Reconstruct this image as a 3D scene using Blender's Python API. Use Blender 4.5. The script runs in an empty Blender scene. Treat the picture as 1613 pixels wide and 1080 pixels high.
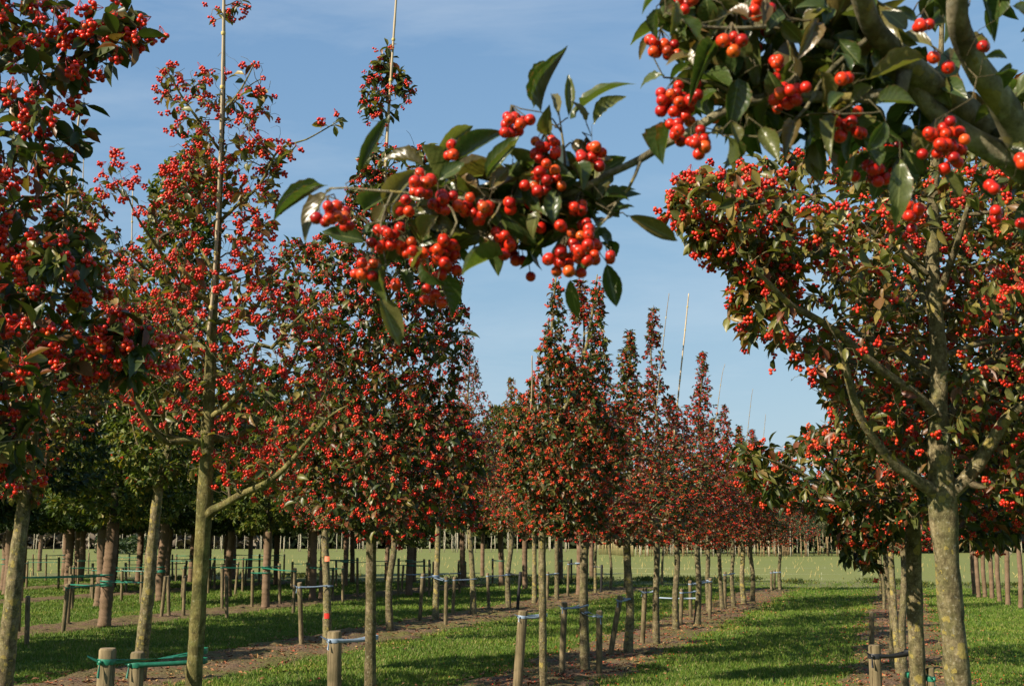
import bpy, math, random
import numpy as np
from mathutils import Vector, Matrix

SEED = 11
rng = np.random.default_rng(SEED)
random.seed(SEED)
scene = bpy.context.scene
COL = scene.collection

# ------------------------------------------------------------------ camera
F, CX, CY, HC = 1900.0, 806.5, 540.0, 1.70          # focal length and frame centre in photo pixels, eye height
PITCH = math.atan(310.0 / F)
CAM = np.array([0.0, 0.0, HC])
FW = np.array([0.0, math.cos(PITCH), math.sin(PITCH)])
UP = np.array([0.0, -math.sin(PITCH), math.cos(PITCH)])
RT = np.array([1.0, 0.0, 0.0])
cam_data = bpy.data.cameras.new('camera')
cam = bpy.data.objects.new('camera', cam_data)
COL.objects.link(cam)
cam.location = CAM
cam.rotation_euler = (math.pi / 2 + PITCH, 0, 0)
cam_data.sensor_width = 36.0
cam_data.lens = F / 1613.0 * 36.0
cam_data.clip_start = 0.05
cam_data.clip_end = 3000
cam_data.dof.use_dof = True
cam_data.dof.focus_distance = 7.5
cam_data.dof.aperture_fstop = 13.0
scene.camera = cam

# ------------------------------------------------------------------ sky, sun, exposure
EXPOSURE = 0.95
SUN_EL = math.radians(33)
SUN_H = np.array([-0.80, -0.60])                    # horizontal direction towards the sun
SUN_H = SUN_H / np.linalg.norm(SUN_H)
TO_SUN = np.array([SUN_H[0] * math.cos(SUN_EL), SUN_H[1] * math.cos(SUN_EL), math.sin(SUN_EL)])
world = bpy.data.worlds.new('World')
scene.world = world
world.use_nodes = True
wn, wl = world.node_tree.nodes, world.node_tree.links
wn.clear()
w_out = wn.new('ShaderNodeOutputWorld')
w_bg = wn.new('ShaderNodeBackground')
w_sky = wn.new('ShaderNodeTexSky')
w_sky.sky_type = 'NISHITA'
w_sky.sun_disc = False
w_sky.sun_elevation = SUN_EL
w_sky.sun_rotation = math.atan2(SUN_H[0], SUN_H[1])
w_sky.air_density = 1.0
w_sky.dust_density = 0.6
w_sky.ozone_density = 1.4
w_bg.inputs['Strength'].default_value = 0.10
w_tc = wn.new('ShaderNodeTexCoord')
w_map = wn.new('ShaderNodeMapping')
w_map.inputs['Rotation'].default_value = (0.25, 0.35, 0.3)
w_map.inputs['Scale'].default_value = (1.6, 6.0, 9.0)
w_no = wn.new('ShaderNodeTexNoise')
w_no.inputs['Scale'].default_value = 1.5
w_no.inputs['Detail'].default_value = 7
w_no.inputs['Roughness'].default_value = 0.6
w_no.inputs['Distortion'].default_value = 0.4
w_cr = wn.new('ShaderNodeValToRGB')
w_cr.color_ramp.elements[0].position = 0.45
w_cr.color_ramp.elements[0].color = (0, 0, 0, 1)
w_cr.color_ramp.elements[1].position = 0.85
w_cr.color_ramp.elements[1].color = (0.27, 0.27, 0.27, 1)
w_mix = wn.new('ShaderNodeMixRGB')
w_mix.inputs['Color2'].default_value = (4.6, 4.9, 5.1, 1)
wl.new(w_tc.outputs['Generated'], w_map.inputs['Vector'])
wl.new(w_map.outputs['Vector'], w_no.inputs['Vector'])
wl.new(w_no.outputs['Fac'], w_cr.inputs['Fac'])
wl.new(w_cr.outputs['Color'], w_mix.inputs['Fac'])
# a mild shoulder on the sky's radiance: the photograph's sky brightens only gently towards the horizon
def w_vec(op, a, b_):
    n_ = wn.new('ShaderNodeVectorMath'); n_.operation = op
    for s_, x_ in zip(n_.inputs, (a, b_)):
        if isinstance(x_, tuple):
            s_.default_value = x_
        else:
            wl.new(x_, s_)
    return n_.outputs[0]
SHOULDER_A, SHOULDER_K = (2.08, 2.86, 4.75), (2.57, 3.03, 5.0)
w_x = w_vec('MULTIPLY', w_sky.outputs['Color'], (0.1, 0.1, 0.1))
w_top = w_vec('MULTIPLY', w_x, tuple(a_ / 0.1 / 2 ** EXPOSURE for a_ in SHOULDER_A))
w_bot = w_vec('ADD', w_vec('MULTIPLY', w_x, SHOULDER_K), (1.0, 1.0, 1.0))
wl.new(w_vec('DIVIDE', w_top, w_bot), w_mix.inputs['Color1'])
wl.new(w_mix.outputs['Color'], w_bg.inputs['Color'])
wl.new(w_bg.outputs['Background'], w_out.inputs['Surface'])

sun_data = bpy.data.lights.new('sun', 'SUN')
sun_data.energy = 5.0
sun_data.angle = math.radians(0.53)
sun_data.color = (1.0, 0.88, 0.72)
sun = bpy.data.objects.new('sun', sun_data)
sun.rotation_euler = Vector(TO_SUN).to_track_quat('Z', 'Y').to_euler()
sun.location = (-20, -15, 20)
COL.objects.link(sun)

scene.view_settings.view_transform = 'Standard'
scene.view_settings.look = 'None'
scene.view_settings.exposure = EXPOSURE
scene.view_settings.gamma = 1.0
scene.view_settings.use_curve_mapping = False

# ------------------------------------------------------------------ geometry helpers
def P(u, v, d):
    """World point seen at photo pixel (u, v) at depth d."""
    return CAM + d * (FW + RT * ((u - CX) / F) + UP * ((CY - v) / F))

def G(u, v, z=0.0):
    """World point on the ground seen at photo pixel (u, v)."""
    r = FW + RT * ((u - CX) / F) + UP * ((CY - v) / F)
    return CAM + r * ((z - HC) / r[2])

def depth_of(p):
    return float(np.dot(np.asarray(p) - CAM, FW))

def project(pts):
    q = np.asarray(pts) - CAM
    d = q @ FW
    return CX + F * (q @ RT) / d, CY - F * (q @ UP) / d, d

def nz(a, axis=-1):
    return a / np.maximum(np.linalg.norm(a, axis=axis, keepdims=True), 1e-9)

PSI = math.atan(602 * math.cos(PITCH) / F)          # the rows run this far right of the view axis
ROW = np.array([math.sin(PSI), math.cos(PSI)])
LAT = np.array([math.cos(PSI), -math.sin(PSI)])
def row_xy(l, s):
    return l * LAT[0] + s * ROW[0], l * LAT[1] + s * ROW[1]

class MB:
    """Collects vertices and faces of one mesh; uv per vertex when given."""
    def __init__(self):
        self.v, self.f, self.uv, self.n = [], [], [], 0
    def add(self, V, *faces, uv=None):
        V = np.asarray(V, dtype=np.float64).reshape(-1, 3)
        for f in faces:
            f = np.asarray(f, dtype=np.int64)
            if len(f):
                self.f.append(f + self.n)
        self.v.append(V)
        self.uv.append(np.zeros((len(V), 2)) if uv is None else np.asarray(uv).reshape(-1, 2))
        self.n += len(V)
    def mesh(self, name, mat, smooth=True, uv=False):
        me = bpy.data.meshes.new(name)
        if self.n:
            V = np.concatenate(self.v)
            me.vertices.add(len(V))
            me.vertices.foreach_set('co', V.astype(np.float32).ravel())
            loops = np.concatenate([f.ravel() for f in self.f]).astype(np.int32)
            sizes = np.concatenate([np.full(len(f), f.shape[1]) for f in self.f]).astype(np.int32)
            starts = np.concatenate([[0], np.cumsum(sizes)[:-1]]).astype(np.int32)
            me.loops.add(len(loops))
            me.loops.foreach_set('vertex_index', loops)
            me.polygons.add(len(sizes))
            me.polygons.foreach_set('loop_start', starts)
            me.polygons.foreach_set('loop_total', sizes)
            me.polygons.foreach_set('use_smooth', np.full(len(sizes), smooth, dtype=bool))
            if uv:
                U = np.concatenate(self.uv)
                lay = me.uv_layers.new(name='UVMap')
                lay.data.foreach_set('uv', U[loops].astype(np.float32).ravel())
            me.update(calc_edges=True)
        if mat:
            me.materials.append(mat)
        return me

def link(name, me, parent=None, kind=None):
    o = bpy.data.objects.new(name, me)
    COL.objects.link(o)
    if parent is not None:
        o.parent = parent
    if kind:
        o['kind'] = kind
    return o

def root(name, loc, label, cat, group=None, rotz=0.0):
    o = bpy.data.objects.new(name, None)
    COL.objects.link(o)
    o.empty_display_size = 0.1
    o.location = loc
    o.rotation_euler = (0, 0, rotz)
    o['label'] = label
    o['category'] = cat
    if group:
        o['group'] = group
    return o

def tubes(mb, pts, rad, sides, cap=True, jitter=0.0):
    """pts (m,k,3), rad (m,k): m tubes of k rings each."""
    pts = np.asarray(pts, float); rad = np.asarray(rad, float)
    if pts.ndim == 2:
        pts, rad = pts[None], rad[None]
    m, k, _ = pts.shape
    t = nz(np.gradient(pts, axis=1))
    mean = nz(pts[:, -1] - pts[:, 0])
    ref = np.where(np.abs(mean[:, 2:3]) > 0.8, np.array([[1.0, 0.13, 0.0]]), np.array([[0.0, 0.0, 1.0]]))[:, None, :]
    a = nz(np.cross(t, np.broadcast_to(ref, t.shape)))
    b = np.cross(t, a)
    ang = np.arange(sides) * 2 * math.pi / sides
    rr = rad[:, :, None, None]
    if jitter:
        rr = rr * (1 + jitter * rng.normal(size=(m, k, sides, 1)))
    ring = pts[:, :, None, :] + rr * (a[:, :, None, :] * np.cos(ang)[None, None, :, None] + b[:, :, None, :] * np.sin(ang)[None, None, :, None])
    V = ring.reshape(-1, 3)
    i = np.arange(k - 1)[:, None]; j = np.arange(sides)[None, :]
    q = np.stack([i * sides + j, (i + 1) * sides + j, (i + 1) * sides + (j + 1) % sides, i * sides + (j + 1) % sides], -1).reshape(-1, 4)[:, ::-1]
    base = (np.arange(m) * k * sides)[:, None, None]
    q = (q[None] + base).reshape(-1, 4)
    if cap and sides > 3:
        c = (np.arange(sides) + (k - 1) * sides)[None, :] + (np.arange(m) * k * sides)[:, None]
        c0 = np.arange(sides)[::-1][None, :] + (np.arange(m) * k * sides)[:, None]
        mb.add(V, q, c, c0)
    else:
        mb.add(V, q)

def catmull(pts, step):
    pts = np.asarray(pts, float)
    p = np.concatenate([[2 * pts[0] - pts[1]], pts, [2 * pts[-1] - pts[-2]]])
    out = []
    for i in range(1, len(p) - 2):
        n = max(1, int(np.linalg.norm(p[i + 1, :3] - p[i, :3]) / step))
        for s in range(n):
            t = s / n
            out.append(0.5 * ((2 * p[i]) + (-p[i - 1] + p[i + 1]) * t + (2 * p[i - 1] - 5 * p[i] + 4 * p[i + 1] - p[i + 2]) * t * t
                              + (-p[i - 1] + 3 * p[i] - 3 * p[i + 1] + p[i + 2]) * t ** 3))
    out.append(p[-2])
    return np.array(out)

# ------------------------------------------------------------------ materials
def new_mat(name):
    m = bpy.data.materials.new(name)
    m.use_nodes = True
    nt = m.node_tree
    b = nt.nodes['Principled BSDF']
    return m, nt.nodes, nt.links, b

def ramp(N, stops, interp='LINEAR'):
    r = N.new('ShaderNodeValToRGB')
    cr = r.color_ramp
    cr.interpolation = interp
    while len(cr.elements) < len(stops):
        cr.elements.new(0.5)
    for e, (p, c) in zip(cr.elements, stops):
        e.position = p
        e.color = (*c, 1) if len(c) == 3 else c
    return r

def noise(N, L, scale, detail=4, rough=0.55, coord='Object', dist=0.0, vec=None):
    n = N.new('ShaderNodeTexNoise')
    n.inputs['Scale'].default_value = scale
    n.inputs['Detail'].default_value = detail
    n.inputs['Roughness'].default_value = rough
    n.inputs['Distortion'].default_value = dist
    if vec is None:
        tc = N.new('ShaderNodeTexCoord')
        vec = tc.outputs[coord]
    L.new(vec, n.inputs['Vector'])
    return n

def mixc(N, L, fac, a, b, mode='MIX'):
    m = N.new('ShaderNodeMixRGB')
    m.blend_type = mode
    for s, x in ((m.inputs['Fac'], fac), (m.inputs['Color1'], a), (m.inputs['Color2'], b)):
        if isinstance(x, (int, float)):
            s.default_value = x
        elif isinstance(x, tuple):
            s.default_value = (*x, 1) if len(x) == 3 else x
        else:
            L.new(x, s)
    return m.outputs['Color']

def math_node(N, L, op, a, b=None):
    m = N.new('ShaderNodeMath')
    m.operation = op
    for s, x in ((m.inputs[0], a), (m.inputs[1], b)):
        if x is None:
            continue
        if isinstance(x, (int, float)):
            s.default_value = x
        else:
            L.new(x, s)
    return m.outputs[0]

def island_random(N, L):
    g = N.new('ShaderNodeNewGeometry')
    o = N.new('ShaderNodeObjectInfo')
    s = math_node(N, L, 'ADD', g.outputs['Random Per Island'], o.outputs['Random'])
    return math_node(N, L, 'FRACT', s)

def bump(N, L, b, height, strength, dist=0.01):
    bp = N.new('ShaderNodeBump')
    bp.inputs['Strength'].default_value = strength
    bp.inputs['Distance'].default_value = dist
    L.new(height, bp.inputs['Height'])
    L.new(bp.outputs['Normal'], b.inputs['Normal'])

def leaf_mat(name, stops, rough=0.40, trans=0.25, veins=False, gloss=0.38):
    m, N, L, b = new_mat(name)
    rnd = island_random(N, L)
    r = ramp(N, stops, 'LINEAR')
    L.new(rnd, r.inputs['Fac'])
    col = r.outputs['Color']
    tc = N.new('ShaderNodeTexCoord')
    blot = noise(N, L, 34 if veins else 60, 3, coord='Object')
    br = ramp(N, [(0.3, (0.62, 0.62, 0.62)), (0.7, (1.25, 1.25, 1.25))])
    L.new(blot.outputs['Fac'], br.inputs['Fac'])
    col = mixc(N, L, 1.0, col, br.outputs['Color'], 'MULTIPLY')
    if veins:
        sep = N.new('ShaderNodeSeparateXYZ')
        L.new(tc.outputs['UV'], sep.inputs[0])
        s = math_node(N, L, 'ABSOLUTE', math_node(N, L, 'SUBTRACT', sep.outputs[0], 0.5))
        mid = math_node(N, L, 'LESS_THAN', s, 0.030)
        w = math_node(N, L, 'SUBTRACT', math_node(N, L, 'MULTIPLY', sep.outputs[1], 44), math_node(N, L, 'MULTIPLY', s, 34))
        sv = math_node(N, L, 'SINE', w)
        side = math_node(N, L, 'GREATER_THAN', sv, 0.93)
        col = mixc(N, L, math_node(N, L, 'MULTIPLY', side, 0.16), col, (0.16, 0.19, 0.06))
        col = mixc(N, L, math_node(N, L, 'MULTIPLY', mid, 0.7), col, (0.22, 0.24, 0.09))
        # brown scorched spots and rims
        en = noise(N, L, 9, 4, 0.7, coord='Object')
        edge = math_node(N, L, 'ADD', s, math_node(N, L, 'MULTIPLY', math_node(N, L, 'SUBTRACT', en.outputs['Fac'], 0.5), 0.45))
        er = ramp(N, [(0.47, (0, 0, 0)), (0.53, (1, 1, 1))])
        L.new(edge, er.inputs['Fac'])
        col = mixc(N, L, math_node(N, L, 'MULTIPLY', er.outputs['Color'], 0.8), col, (0.14, 0.075, 0.03))
        sp = noise(N, L, 24, 5, 0.7, coord='Object')
        spr = ramp(N, [(0.59, (0, 0, 0)), (0.65, (1, 1, 1))])
        L.new(sp.outputs['Fac'], spr.inputs['Fac'])
        col = mixc(N, L, math_node(N, L, 'MULTIPLY', spr.outputs['Color'], 0.75), col, (0.10, 0.055, 0.02))
        bump(N, L, b, sv, 0.10, 0.0015)
    L.new(col, b.inputs['Base Color'])
    b.inputs['Roughness'].default_value = rough
    b.inputs['Specular IOR Level'].default_value = gloss
    if trans:
        tr = N.new('ShaderNodeBsdfTranslucent')
        tcol = mixc(N, L, 1.0, col, (1.5, 1.7, 0.7), 'MULTIPLY')
        L.new(tcol, tr.inputs['Color'])
        mx = N.new('ShaderNodeMixShader')
        mx.inputs['Fac'].default_value = trans
        L.new(b.outputs['BSDF'], mx.inputs[1])
        L.new(tr.outputs['BSDF'], mx.inputs[2])
        L.new(mx.outputs[0], N['Material Output'].inputs['Surface'])
    return m

DG, OG, YG = (0.028, 0.043, 0.009), (0.072, 0.082, 0.018), (0.15, 0.145, 0.032)
YB, RB, BR = (0.24, 0.175, 0.045), (0.15, 0.045, 0.020), (0.16, 0.085, 0.030)
M_LEAF_GREEN = leaf_mat('hawthorn leaf, mostly dark green', [(0.0, DG), (0.38, (0.042, 0.062, 0.014)), (0.62, OG), (0.78, YG), (0.86, BR), (0.93, RB), (1.0, DG)])
M_LEAF_MIX = leaf_mat('hawthorn leaf, autumn mix', [(0.0, OG), (0.2, (0.10, 0.105, 0.024)), (0.46, (0.16, 0.155, 0.036)), (0.62, YB), (0.75, BR), (0.84, RB), (0.89, OG), (1.0, DG)])
M_LEAF_RED = leaf_mat('hawthorn leaf, reddening', [(0.0, DG), (0.28, OG), (0.5, BR), (0.68, RB), (0.82, (0.13, 0.03, 0.018)), (1.0, OG)])
M_LEAF_NEAR = leaf_mat('hawthorn leaf seen close', [(0.0, (0.035, 0.060, 0.014)), (0.35, (0.055, 0.085, 0.020)), (0.55, (0.085, 0.105, 0.026)), (0.72, (0.10, 0.105, 0.030)), (0.84, (0.15, 0.125, 0.04)), (0.92, (0.13, 0.07, 0.025)), (1.0, (0.028, 0.055, 0.012))], rough=0.31, trans=0.32, veins=True, gloss=0.52)
M_LEAF_LIME = leaf_mat('broad leaf, yellow green', [(0.0, (0.03, 0.055, 0.012)), (0.4, (0.07, 0.10, 0.02)), (0.7, (0.13, 0.16, 0.03)), (0.9, (0.22, 0.17, 0.03)), (1.0, (0.05, 0.08, 0.015))], trans=0.3, rough=0.5, gloss=0.3)
M_LEAF_DARK = leaf_mat('broad leaf, dark green', [(0.0, (0.014, 0.030, 0.008)), (0.6, (0.026, 0.048, 0.012)), (0.85, (0.06, 0.085, 0.02)), (1.0, (0.02, 0.04, 0.01))], trans=0.15, rough=0.5, gloss=0.3)
M_FALLEN = leaf_mat('fallen leaf', [(0.0, (0.15, 0.07, 0.035)), (0.4, (0.25, 0.125, 0.055)), (0.7, (0.33, 0.22, 0.085)), (0.9, (0.30, 0.05, 0.03)), (1.0, (0.12, 0.06, 0.03))], trans=0, rough=0.7, gloss=0.2)
M_FARWOOD = leaf_mat('far wood leaf', [(0.0, (0.035, 0.05, 0.022)), (0.6, (0.06, 0.075, 0.035)), (1.0, (0.10, 0.10, 0.05))], trans=0.15, rough=0.8, gloss=0.1)
M_FARBROWN = leaf_mat('far bare twig', [(0.0, (0.10, 0.08, 0.06)), (0.6, (0.15, 0.125, 0.095)), (1.0, (0.19, 0.165, 0.12))], trans=0.0, rough=0.9, gloss=0.1)

def berry_mat(name, stops, near=False):
    m, N, L, b = new_mat(name)
    rnd = island_random(N, L)
    r = ramp(N, stops)
    L.new(rnd, r.inputs['Fac'])
    col = r.outputs['Color']
    if near:
        tc = N.new('ShaderNodeTexCoord')
        n = noise(N, L, 2.2, 3, vec=tc.outputs['Object'])
        nr = ramp(N, [(0.3, (0.62, 0.55, 0.5)), (0.7, (1.2, 1.5, 1.2))])
        L.new(n.outputs['Fac'], nr.inputs['Fac'])
        col = mixc(N, L, 1.0, col, nr.outputs['Color'], 'MULTIPLY')
        sp = noise(N, L, 16, 2, vec=tc.outputs['Object'])
        spr = ramp(N, [(0.66, (0, 0, 0)), (0.70, (1, 1, 1))])
        L.new(sp.outputs['Fac'], spr.inputs['Fac'])
        col = mixc(N, L, math_node(N, L, 'MULTIPLY', spr.outputs['Color'], 0.7), col, (0.16, 0.06, 0.02))
    L.new(col, b.inputs['Base Color'])
    b.inputs['Roughness'].default_value = 0.30
    b.inputs['Specular IOR Level'].default_value = 0.34
    return m

REDS = [(0.0, (0.26, 0.006, 0.006)), (0.25, (0.44, 0.014, 0.007)), (0.68, (0.56, 0.022, 0.007)), (0.90, (0.62, 0.050, 0.010)), (0.95, (0.60, 0.09, 0.014)), (1.0, (0.20, 0.006, 0.006))]
M_BERRY = berry_mat('red haw', REDS)
M_BERRY_OR = berry_mat('orange red haw', [(0.0, (0.38, 0.014, 0.007)), (0.45, (0.52, 0.040, 0.010)), (0.85, (0.58, 0.10, 0.015)), (1.0, (0.36, 0.010, 0.006))])
M_BERRY_NEAR = berry_mat('red haw seen close', REDS, near=True)
m, N, L, b = new_mat('dry calyx')
b.inputs['Base Color'].default_value = (0.035, 0.018, 0.01, 1); b.inputs['Roughness'].default_value = 0.8
M_CALYX = m

def bark_mat(name, c0, c1, algae=0.3, lichen=0.5, lichen_col=(0.31, 0.245, 0.06), speck=0.3, scale=1.0):
    m, N, L, b = new_mat(name)
    tc = N.new('ShaderNodeTexCoord')
    mp = N.new('ShaderNodeMapping')
    mp.inputs['Scale'].default_value = (1, 1, 0.45)
    L.new(tc.outputs['Object'], mp.inputs['Vector'])
    n1 = noise(N, L, 42 * scale, 8, 0.75, vec=mp.outputs['Vector'])
    r1 = ramp(N, [(0.34, c0), (0.66, c1)])
    L.new(n1.outputs['Fac'], r1.inputs['Fac'])
    col = r1.outputs['Color']
    mh = N.new('ShaderNodeMapping')
    mh.inputs['Scale'].default_value = (1, 1, 5.5)
    L.new(tc.outputs['Object'], mh.inputs['Vector'])
    nh = noise(N, L, 16, 4, 0.6, vec=mh.outputs['Vector'])
    rh = ramp(N, [(0.56, (1, 1, 1)), (0.66, (0.55, 0.52, 0.48))])
    L.new(nh.outputs['Fac'], rh.inputs['Fac'])
    col = mixc(N, L, 0.8, col, rh.outputs['Color'], 'MULTIPLY')
    nl_ = noise(N, L, 3.2, 3, 0.6, vec=tc.outputs['Object'])
    rl = ramp(N, [(0.3, (0.62, 0.60, 0.55)), (0.7, (1.15, 1.15, 1.1))])
    L.new(nl_.outputs['Fac'], rl.inputs['Fac'])
    col = mixc(N, L, 1.0, col, rl.outputs['Color'], 'MULTIPLY')
    n2 = noise(N, L, 7, 4, 0.6, vec=tc.outputs['Object'])
    r2 = ramp(N, [(0.42, (0, 0, 0)), (0.62, (1, 1, 1))])
    L.new(n2.outputs['Fac'], r2.inputs['Fac'])
    col = mixc(N, L, math_node(N, L, 'MULTIPLY', r2.outputs['Color'], algae), col, (0.10, 0.11, 0.030))
    n5 = noise(N, L, 15, 6, 0.7, vec=tc.outputs['Object'])
    r5 = ramp(N, [(0.40, (0.58, 0.56, 0.52)), (0.60, (1.28, 1.26, 1.22))])
    L.new(n5.outputs['Fac'], r5.inputs['Fac'])
    col = mixc(N, L, 1.0, col, r5.outputs['Color'], 'MULTIPLY')
    # pale crust specks
    n3 = noise(N, L, 60, 2, 0.5, vec=tc.outputs['Object'])
    r3 = ramp(N, [(0.62, (0, 0, 0)), (0.68, (1, 1, 1))])
    L.new(n3.outputs['Fac'], r3.inputs['Fac'])
    col = mixc(N, L, math_node(N, L, 'MULTIPLY', r3.outputs['Color'], speck), col, (0.36, 0.36, 0.30))
    # yellow lichen rosettes
    vo = N.new('ShaderNodeTexVoronoi')
    vo.inputs['Scale'].default_value = 11
    nd = noise(N, L, 30, 3, vec=tc.outputs['Object'])
    vv = N.new('ShaderNodeVectorMath'); vv.operation = 'MULTIPLY_ADD'
    L.new(nd.outputs['Color'], vv.inputs[0]); vv.inputs[1].default_value = (0.05, 0.05, 0.05); L.new(tc.outputs['Object'], vv.inputs[2])
    L.new(vv.outputs[0], vo.inputs['Vector'])
    sepc = N.new('ShaderNodeSeparateColor')
    L.new(vo.outputs['Color'], sepc.inputs[0])
    size = math_node(N, L, 'MULTIPLY', math_node(N, L, 'SUBTRACT', sepc.outputs[0], 1 - 0.62 * lichen), 1.0)
    ros = math_node(N, L, 'LESS_THAN', vo.outputs['Distance'], size)
    vo2 = N.new('ShaderNodeTexVoronoi')
    vo2.inputs['Scale'].default_value = 30
    L.new(vv.outputs[0], vo2.inputs['Vector'])
    sep2 = N.new('ShaderNodeSeparateColor')
    L.new(vo2.outputs['Color'], sep2.inputs[0])
    patchy = ramp(N, [(0.45, (0, 0, 0)), (0.62, (1, 1, 1))])
    L.new(n2.outputs['Fac'], patchy.inputs['Fac'])
    size2 = math_node(N, L, 'SUBTRACT', sep2.outputs[0], math_node(N, L, 'SUBTRACT', 1.05 - 0.45 * lichen, math_node(N, L, 'MULTIPLY', patchy.outputs['Color'], 0.35 * lichen)))
    ros = math_node(N, L, 'MAXIMUM', ros, math_node(N, L, 'LESS_THAN', vo2.outputs['Distance'], size2))
    n4 = noise(N, L, 80, 3, vec=tc.outputs['Object'])
    r4 = ramp(N, [(0.3, tuple(x * 0.75 for x in lichen_col)), (0.7, tuple(x * 1.3 for x in lichen_col))])
    L.new(n4.outputs['Fac'], r4.inputs['Fac'])
    col = mixc(N, L, math_node(N, L, 'MULTIPLY', ros, 0.72), col, r4.outputs['Color'])
    L.new(col, b.inputs['Base Color'])
    b.inputs['Roughness'].default_value = 0.82
    b.inputs['Specular IOR Level'].default_value = 0.25
    h = math_node(N, L, 'ADD', n1.outputs['Fac'], math_node(N, L, 'MULTIPLY', ros, 0.4))
    bump(N, L, b, h, 1.0, 0.016)
    return m

M_BARK = bark_mat('grey brown bark', (0.070, 0.055, 0.030), (0.23, 0.19, 0.112), 0.45, 0.45)
M_BARK_LICHEN = bark_mat('bark with yellow lichen', (0.095, 0.076, 0.040), (0.31, 0.262, 0.155), 0.5, 0.85)
M_BARK_PALE = bark_mat('pale lichened limb bark', (0.15, 0.13, 0.085), (0.42, 0.375, 0.26), 0.4, 0.9)
M_BARK_OLIVE = bark_mat('olive algae covered bark', (0.080, 0.068, 0.022), (0.26, 0.225, 0.085), 0.65, 0.25, speck=0.2)
M_BARK_DARK = bark_mat('dark brown bark', (0.05, 0.04, 0.028), (0.14, 0.115, 0.08), 0.3, 0.15)
M_TWIG = bark_mat('twig bark', (0.09, 0.07, 0.04), (0.22, 0.18, 0.11), 0.4, 0.2, speck=0.1)

def simple(name, c, rough=0.6, var=0.2, scale=20.0, spec=0.3, bumpy=0.0, stretch=None):
    m, N, L, b = new_mat(name)
    tc = N.new('ShaderNodeTexCoord')
    vec = tc.outputs['Object']
    if stretch:
        mp = N.new('ShaderNodeMapping')
        mp.inputs['Scale'].default_value = stretch
        L.new(vec, mp.inputs['Vector'])
        vec = mp.outputs['Vector']
    n = noise(N, L, scale, 5, 0.6, vec=vec)
    r = ramp(N, [(0.25, tuple(x * (1 - var) for x in c)), (0.75, tuple(min(1, x * (1 + var)) for x in c))])
    L.new(n.outputs['Fac'], r.inputs['Fac'])
    oi = N.new('ShaderNodeObjectInfo')
    rr = ramp(N, [(0, (0.85, 0.85, 0.85)), (1, (1.15, 1.13, 1.1))])
    L.new(oi.outputs['Random'], rr.inputs['Fac'])
    L.new(mixc(N, L, 1.0, r.outputs['Color'], rr.outputs['Color'], 'MULTIPLY'), b.inputs['Base Color'])
    b.inputs['Roughness'].default_value = rough
    b.inputs['Specular IOR Level'].default_value = spec
    if bumpy:
        bump(N, L, b, n.outputs['Fac'], bumpy, 0.006)
    return m

def stake_mat():
    m, N, L, b = new_mat('weathered split pine stake')
    tc = N.new('ShaderNodeTexCoord')
    oi = N.new('ShaderNodeObjectInfo')
    off = N.new('ShaderNodeVectorMath'); off.operation = 'ADD'
    L.new(tc.outputs['Object'], off.inputs[0]); L.new(oi.outputs['Location'], off.inputs[1])
    mp = N.new('ShaderNodeMapping'); mp.inputs['Scale'].default_value = (1, 1, 0.06)
    L.new(off.outputs[0], mp.inputs['Vector'])
    n1 = noise(N, L, 38, 6, 0.7, vec=mp.outputs['Vector'])
    r1 = ramp(N, [(0.3, (0.085, 0.068, 0.038)), (0.55, (0.185, 0.150, 0.088)), (0.75, (0.27, 0.225, 0.145))])
    L.new(n1.outputs['Fac'], r1.inputs['Fac'])
    n2 = noise(N, L, 5, 4, 0.6, vec=off.outputs[0])
    r2 = ramp(N, [(0.35, (0.60, 0.62, 0.55)), (0.65, (1.15, 1.1, 1.05))])
    L.new(n2.outputs['Fac'], r2.inputs['Fac'])
    col = mixc(N, L, 1.0, r1.outputs['Color'], r2.outputs['Color'], 'MULTIPLY')
    n3 = noise(N, L, 60, 3, 0.5, vec=mp.outputs['Vector'])
    r3 = ramp(N, [(0.63, (1, 1, 1)), (0.67, (0.25, 0.22, 0.2))])
    L.new(n3.outputs['Fac'], r3.inputs['Fac'])
    col = mixc(N, L, 0.9, col, r3.outputs['Color'], 'MULTIPLY')
    L.new(col, b.inputs['Base Color'])
    b.inputs['Roughness'].default_value = 0.9
    b.inputs['Specular IOR Level'].default_value = 0.15
    bump(N, L, b, n1.outputs['Fac'], 0.7, 0.008)
    return m
M_STAKE = stake_mat()
M_STAKE_PLAIN = simple('weathered pine stake', (0.165, 0.135, 0.075), 0.85, 0.5, 26, 0.2, 0.5, (1, 1, 0.09))
M_STAKE_END = simple('sawn stake end', (0.21, 0.165, 0.10), 0.85, 0.3, 40, 0.2)
M_STAKE_BLACK = simple('black painted stake', (0.018, 0.018, 0.018), 0.6, 0.3, 20)
M_TIE_BLUE = simple('blue grey plastic tie', (0.20, 0.27, 0.36), 0.4, 0.25, 60, 0.5)
M_TIE_GREEN = simple('green plastic tie', (0.015, 0.14, 0.085), 0.35, 0.35, 60, 0.5)
M_TIE_BLACK = simple('black rubber tie', (0.02, 0.022, 0.026), 0.45, 0.3, 40, 0.5)
M_TIE_PALE = simple('pale string', (0.55, 0.58, 0.52), 0.5, 0.2, 60, 0.4)
M_CANE = simple('bamboo', (0.42, 0.34, 0.22), 0.5, 0.25, 14, 0.4, 0.2, (1, 1, 0.3))
M_CANE_DULL = simple('weathered cane', (0.26, 0.21, 0.14), 0.7, 0.25, 14)
M_CANE_YELLOW = simple('yellow bamboo', (0.42, 0.34, 0.12), 0.6, 0.25, 14, 0.3)
M_TAG_ORANGE = simple('orange paper tag', (0.75, 0.22, 0.12), 0.6, 0.06, 40)
M_PAINT_RED = simple('red paint mark', (0.60, 0.03, 0.02), 0.6, 0.2, 60)
M_PALE_STEM = simple('pale stem', (0.40, 0.36, 0.26), 0.8, 0.25, 6)
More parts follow.
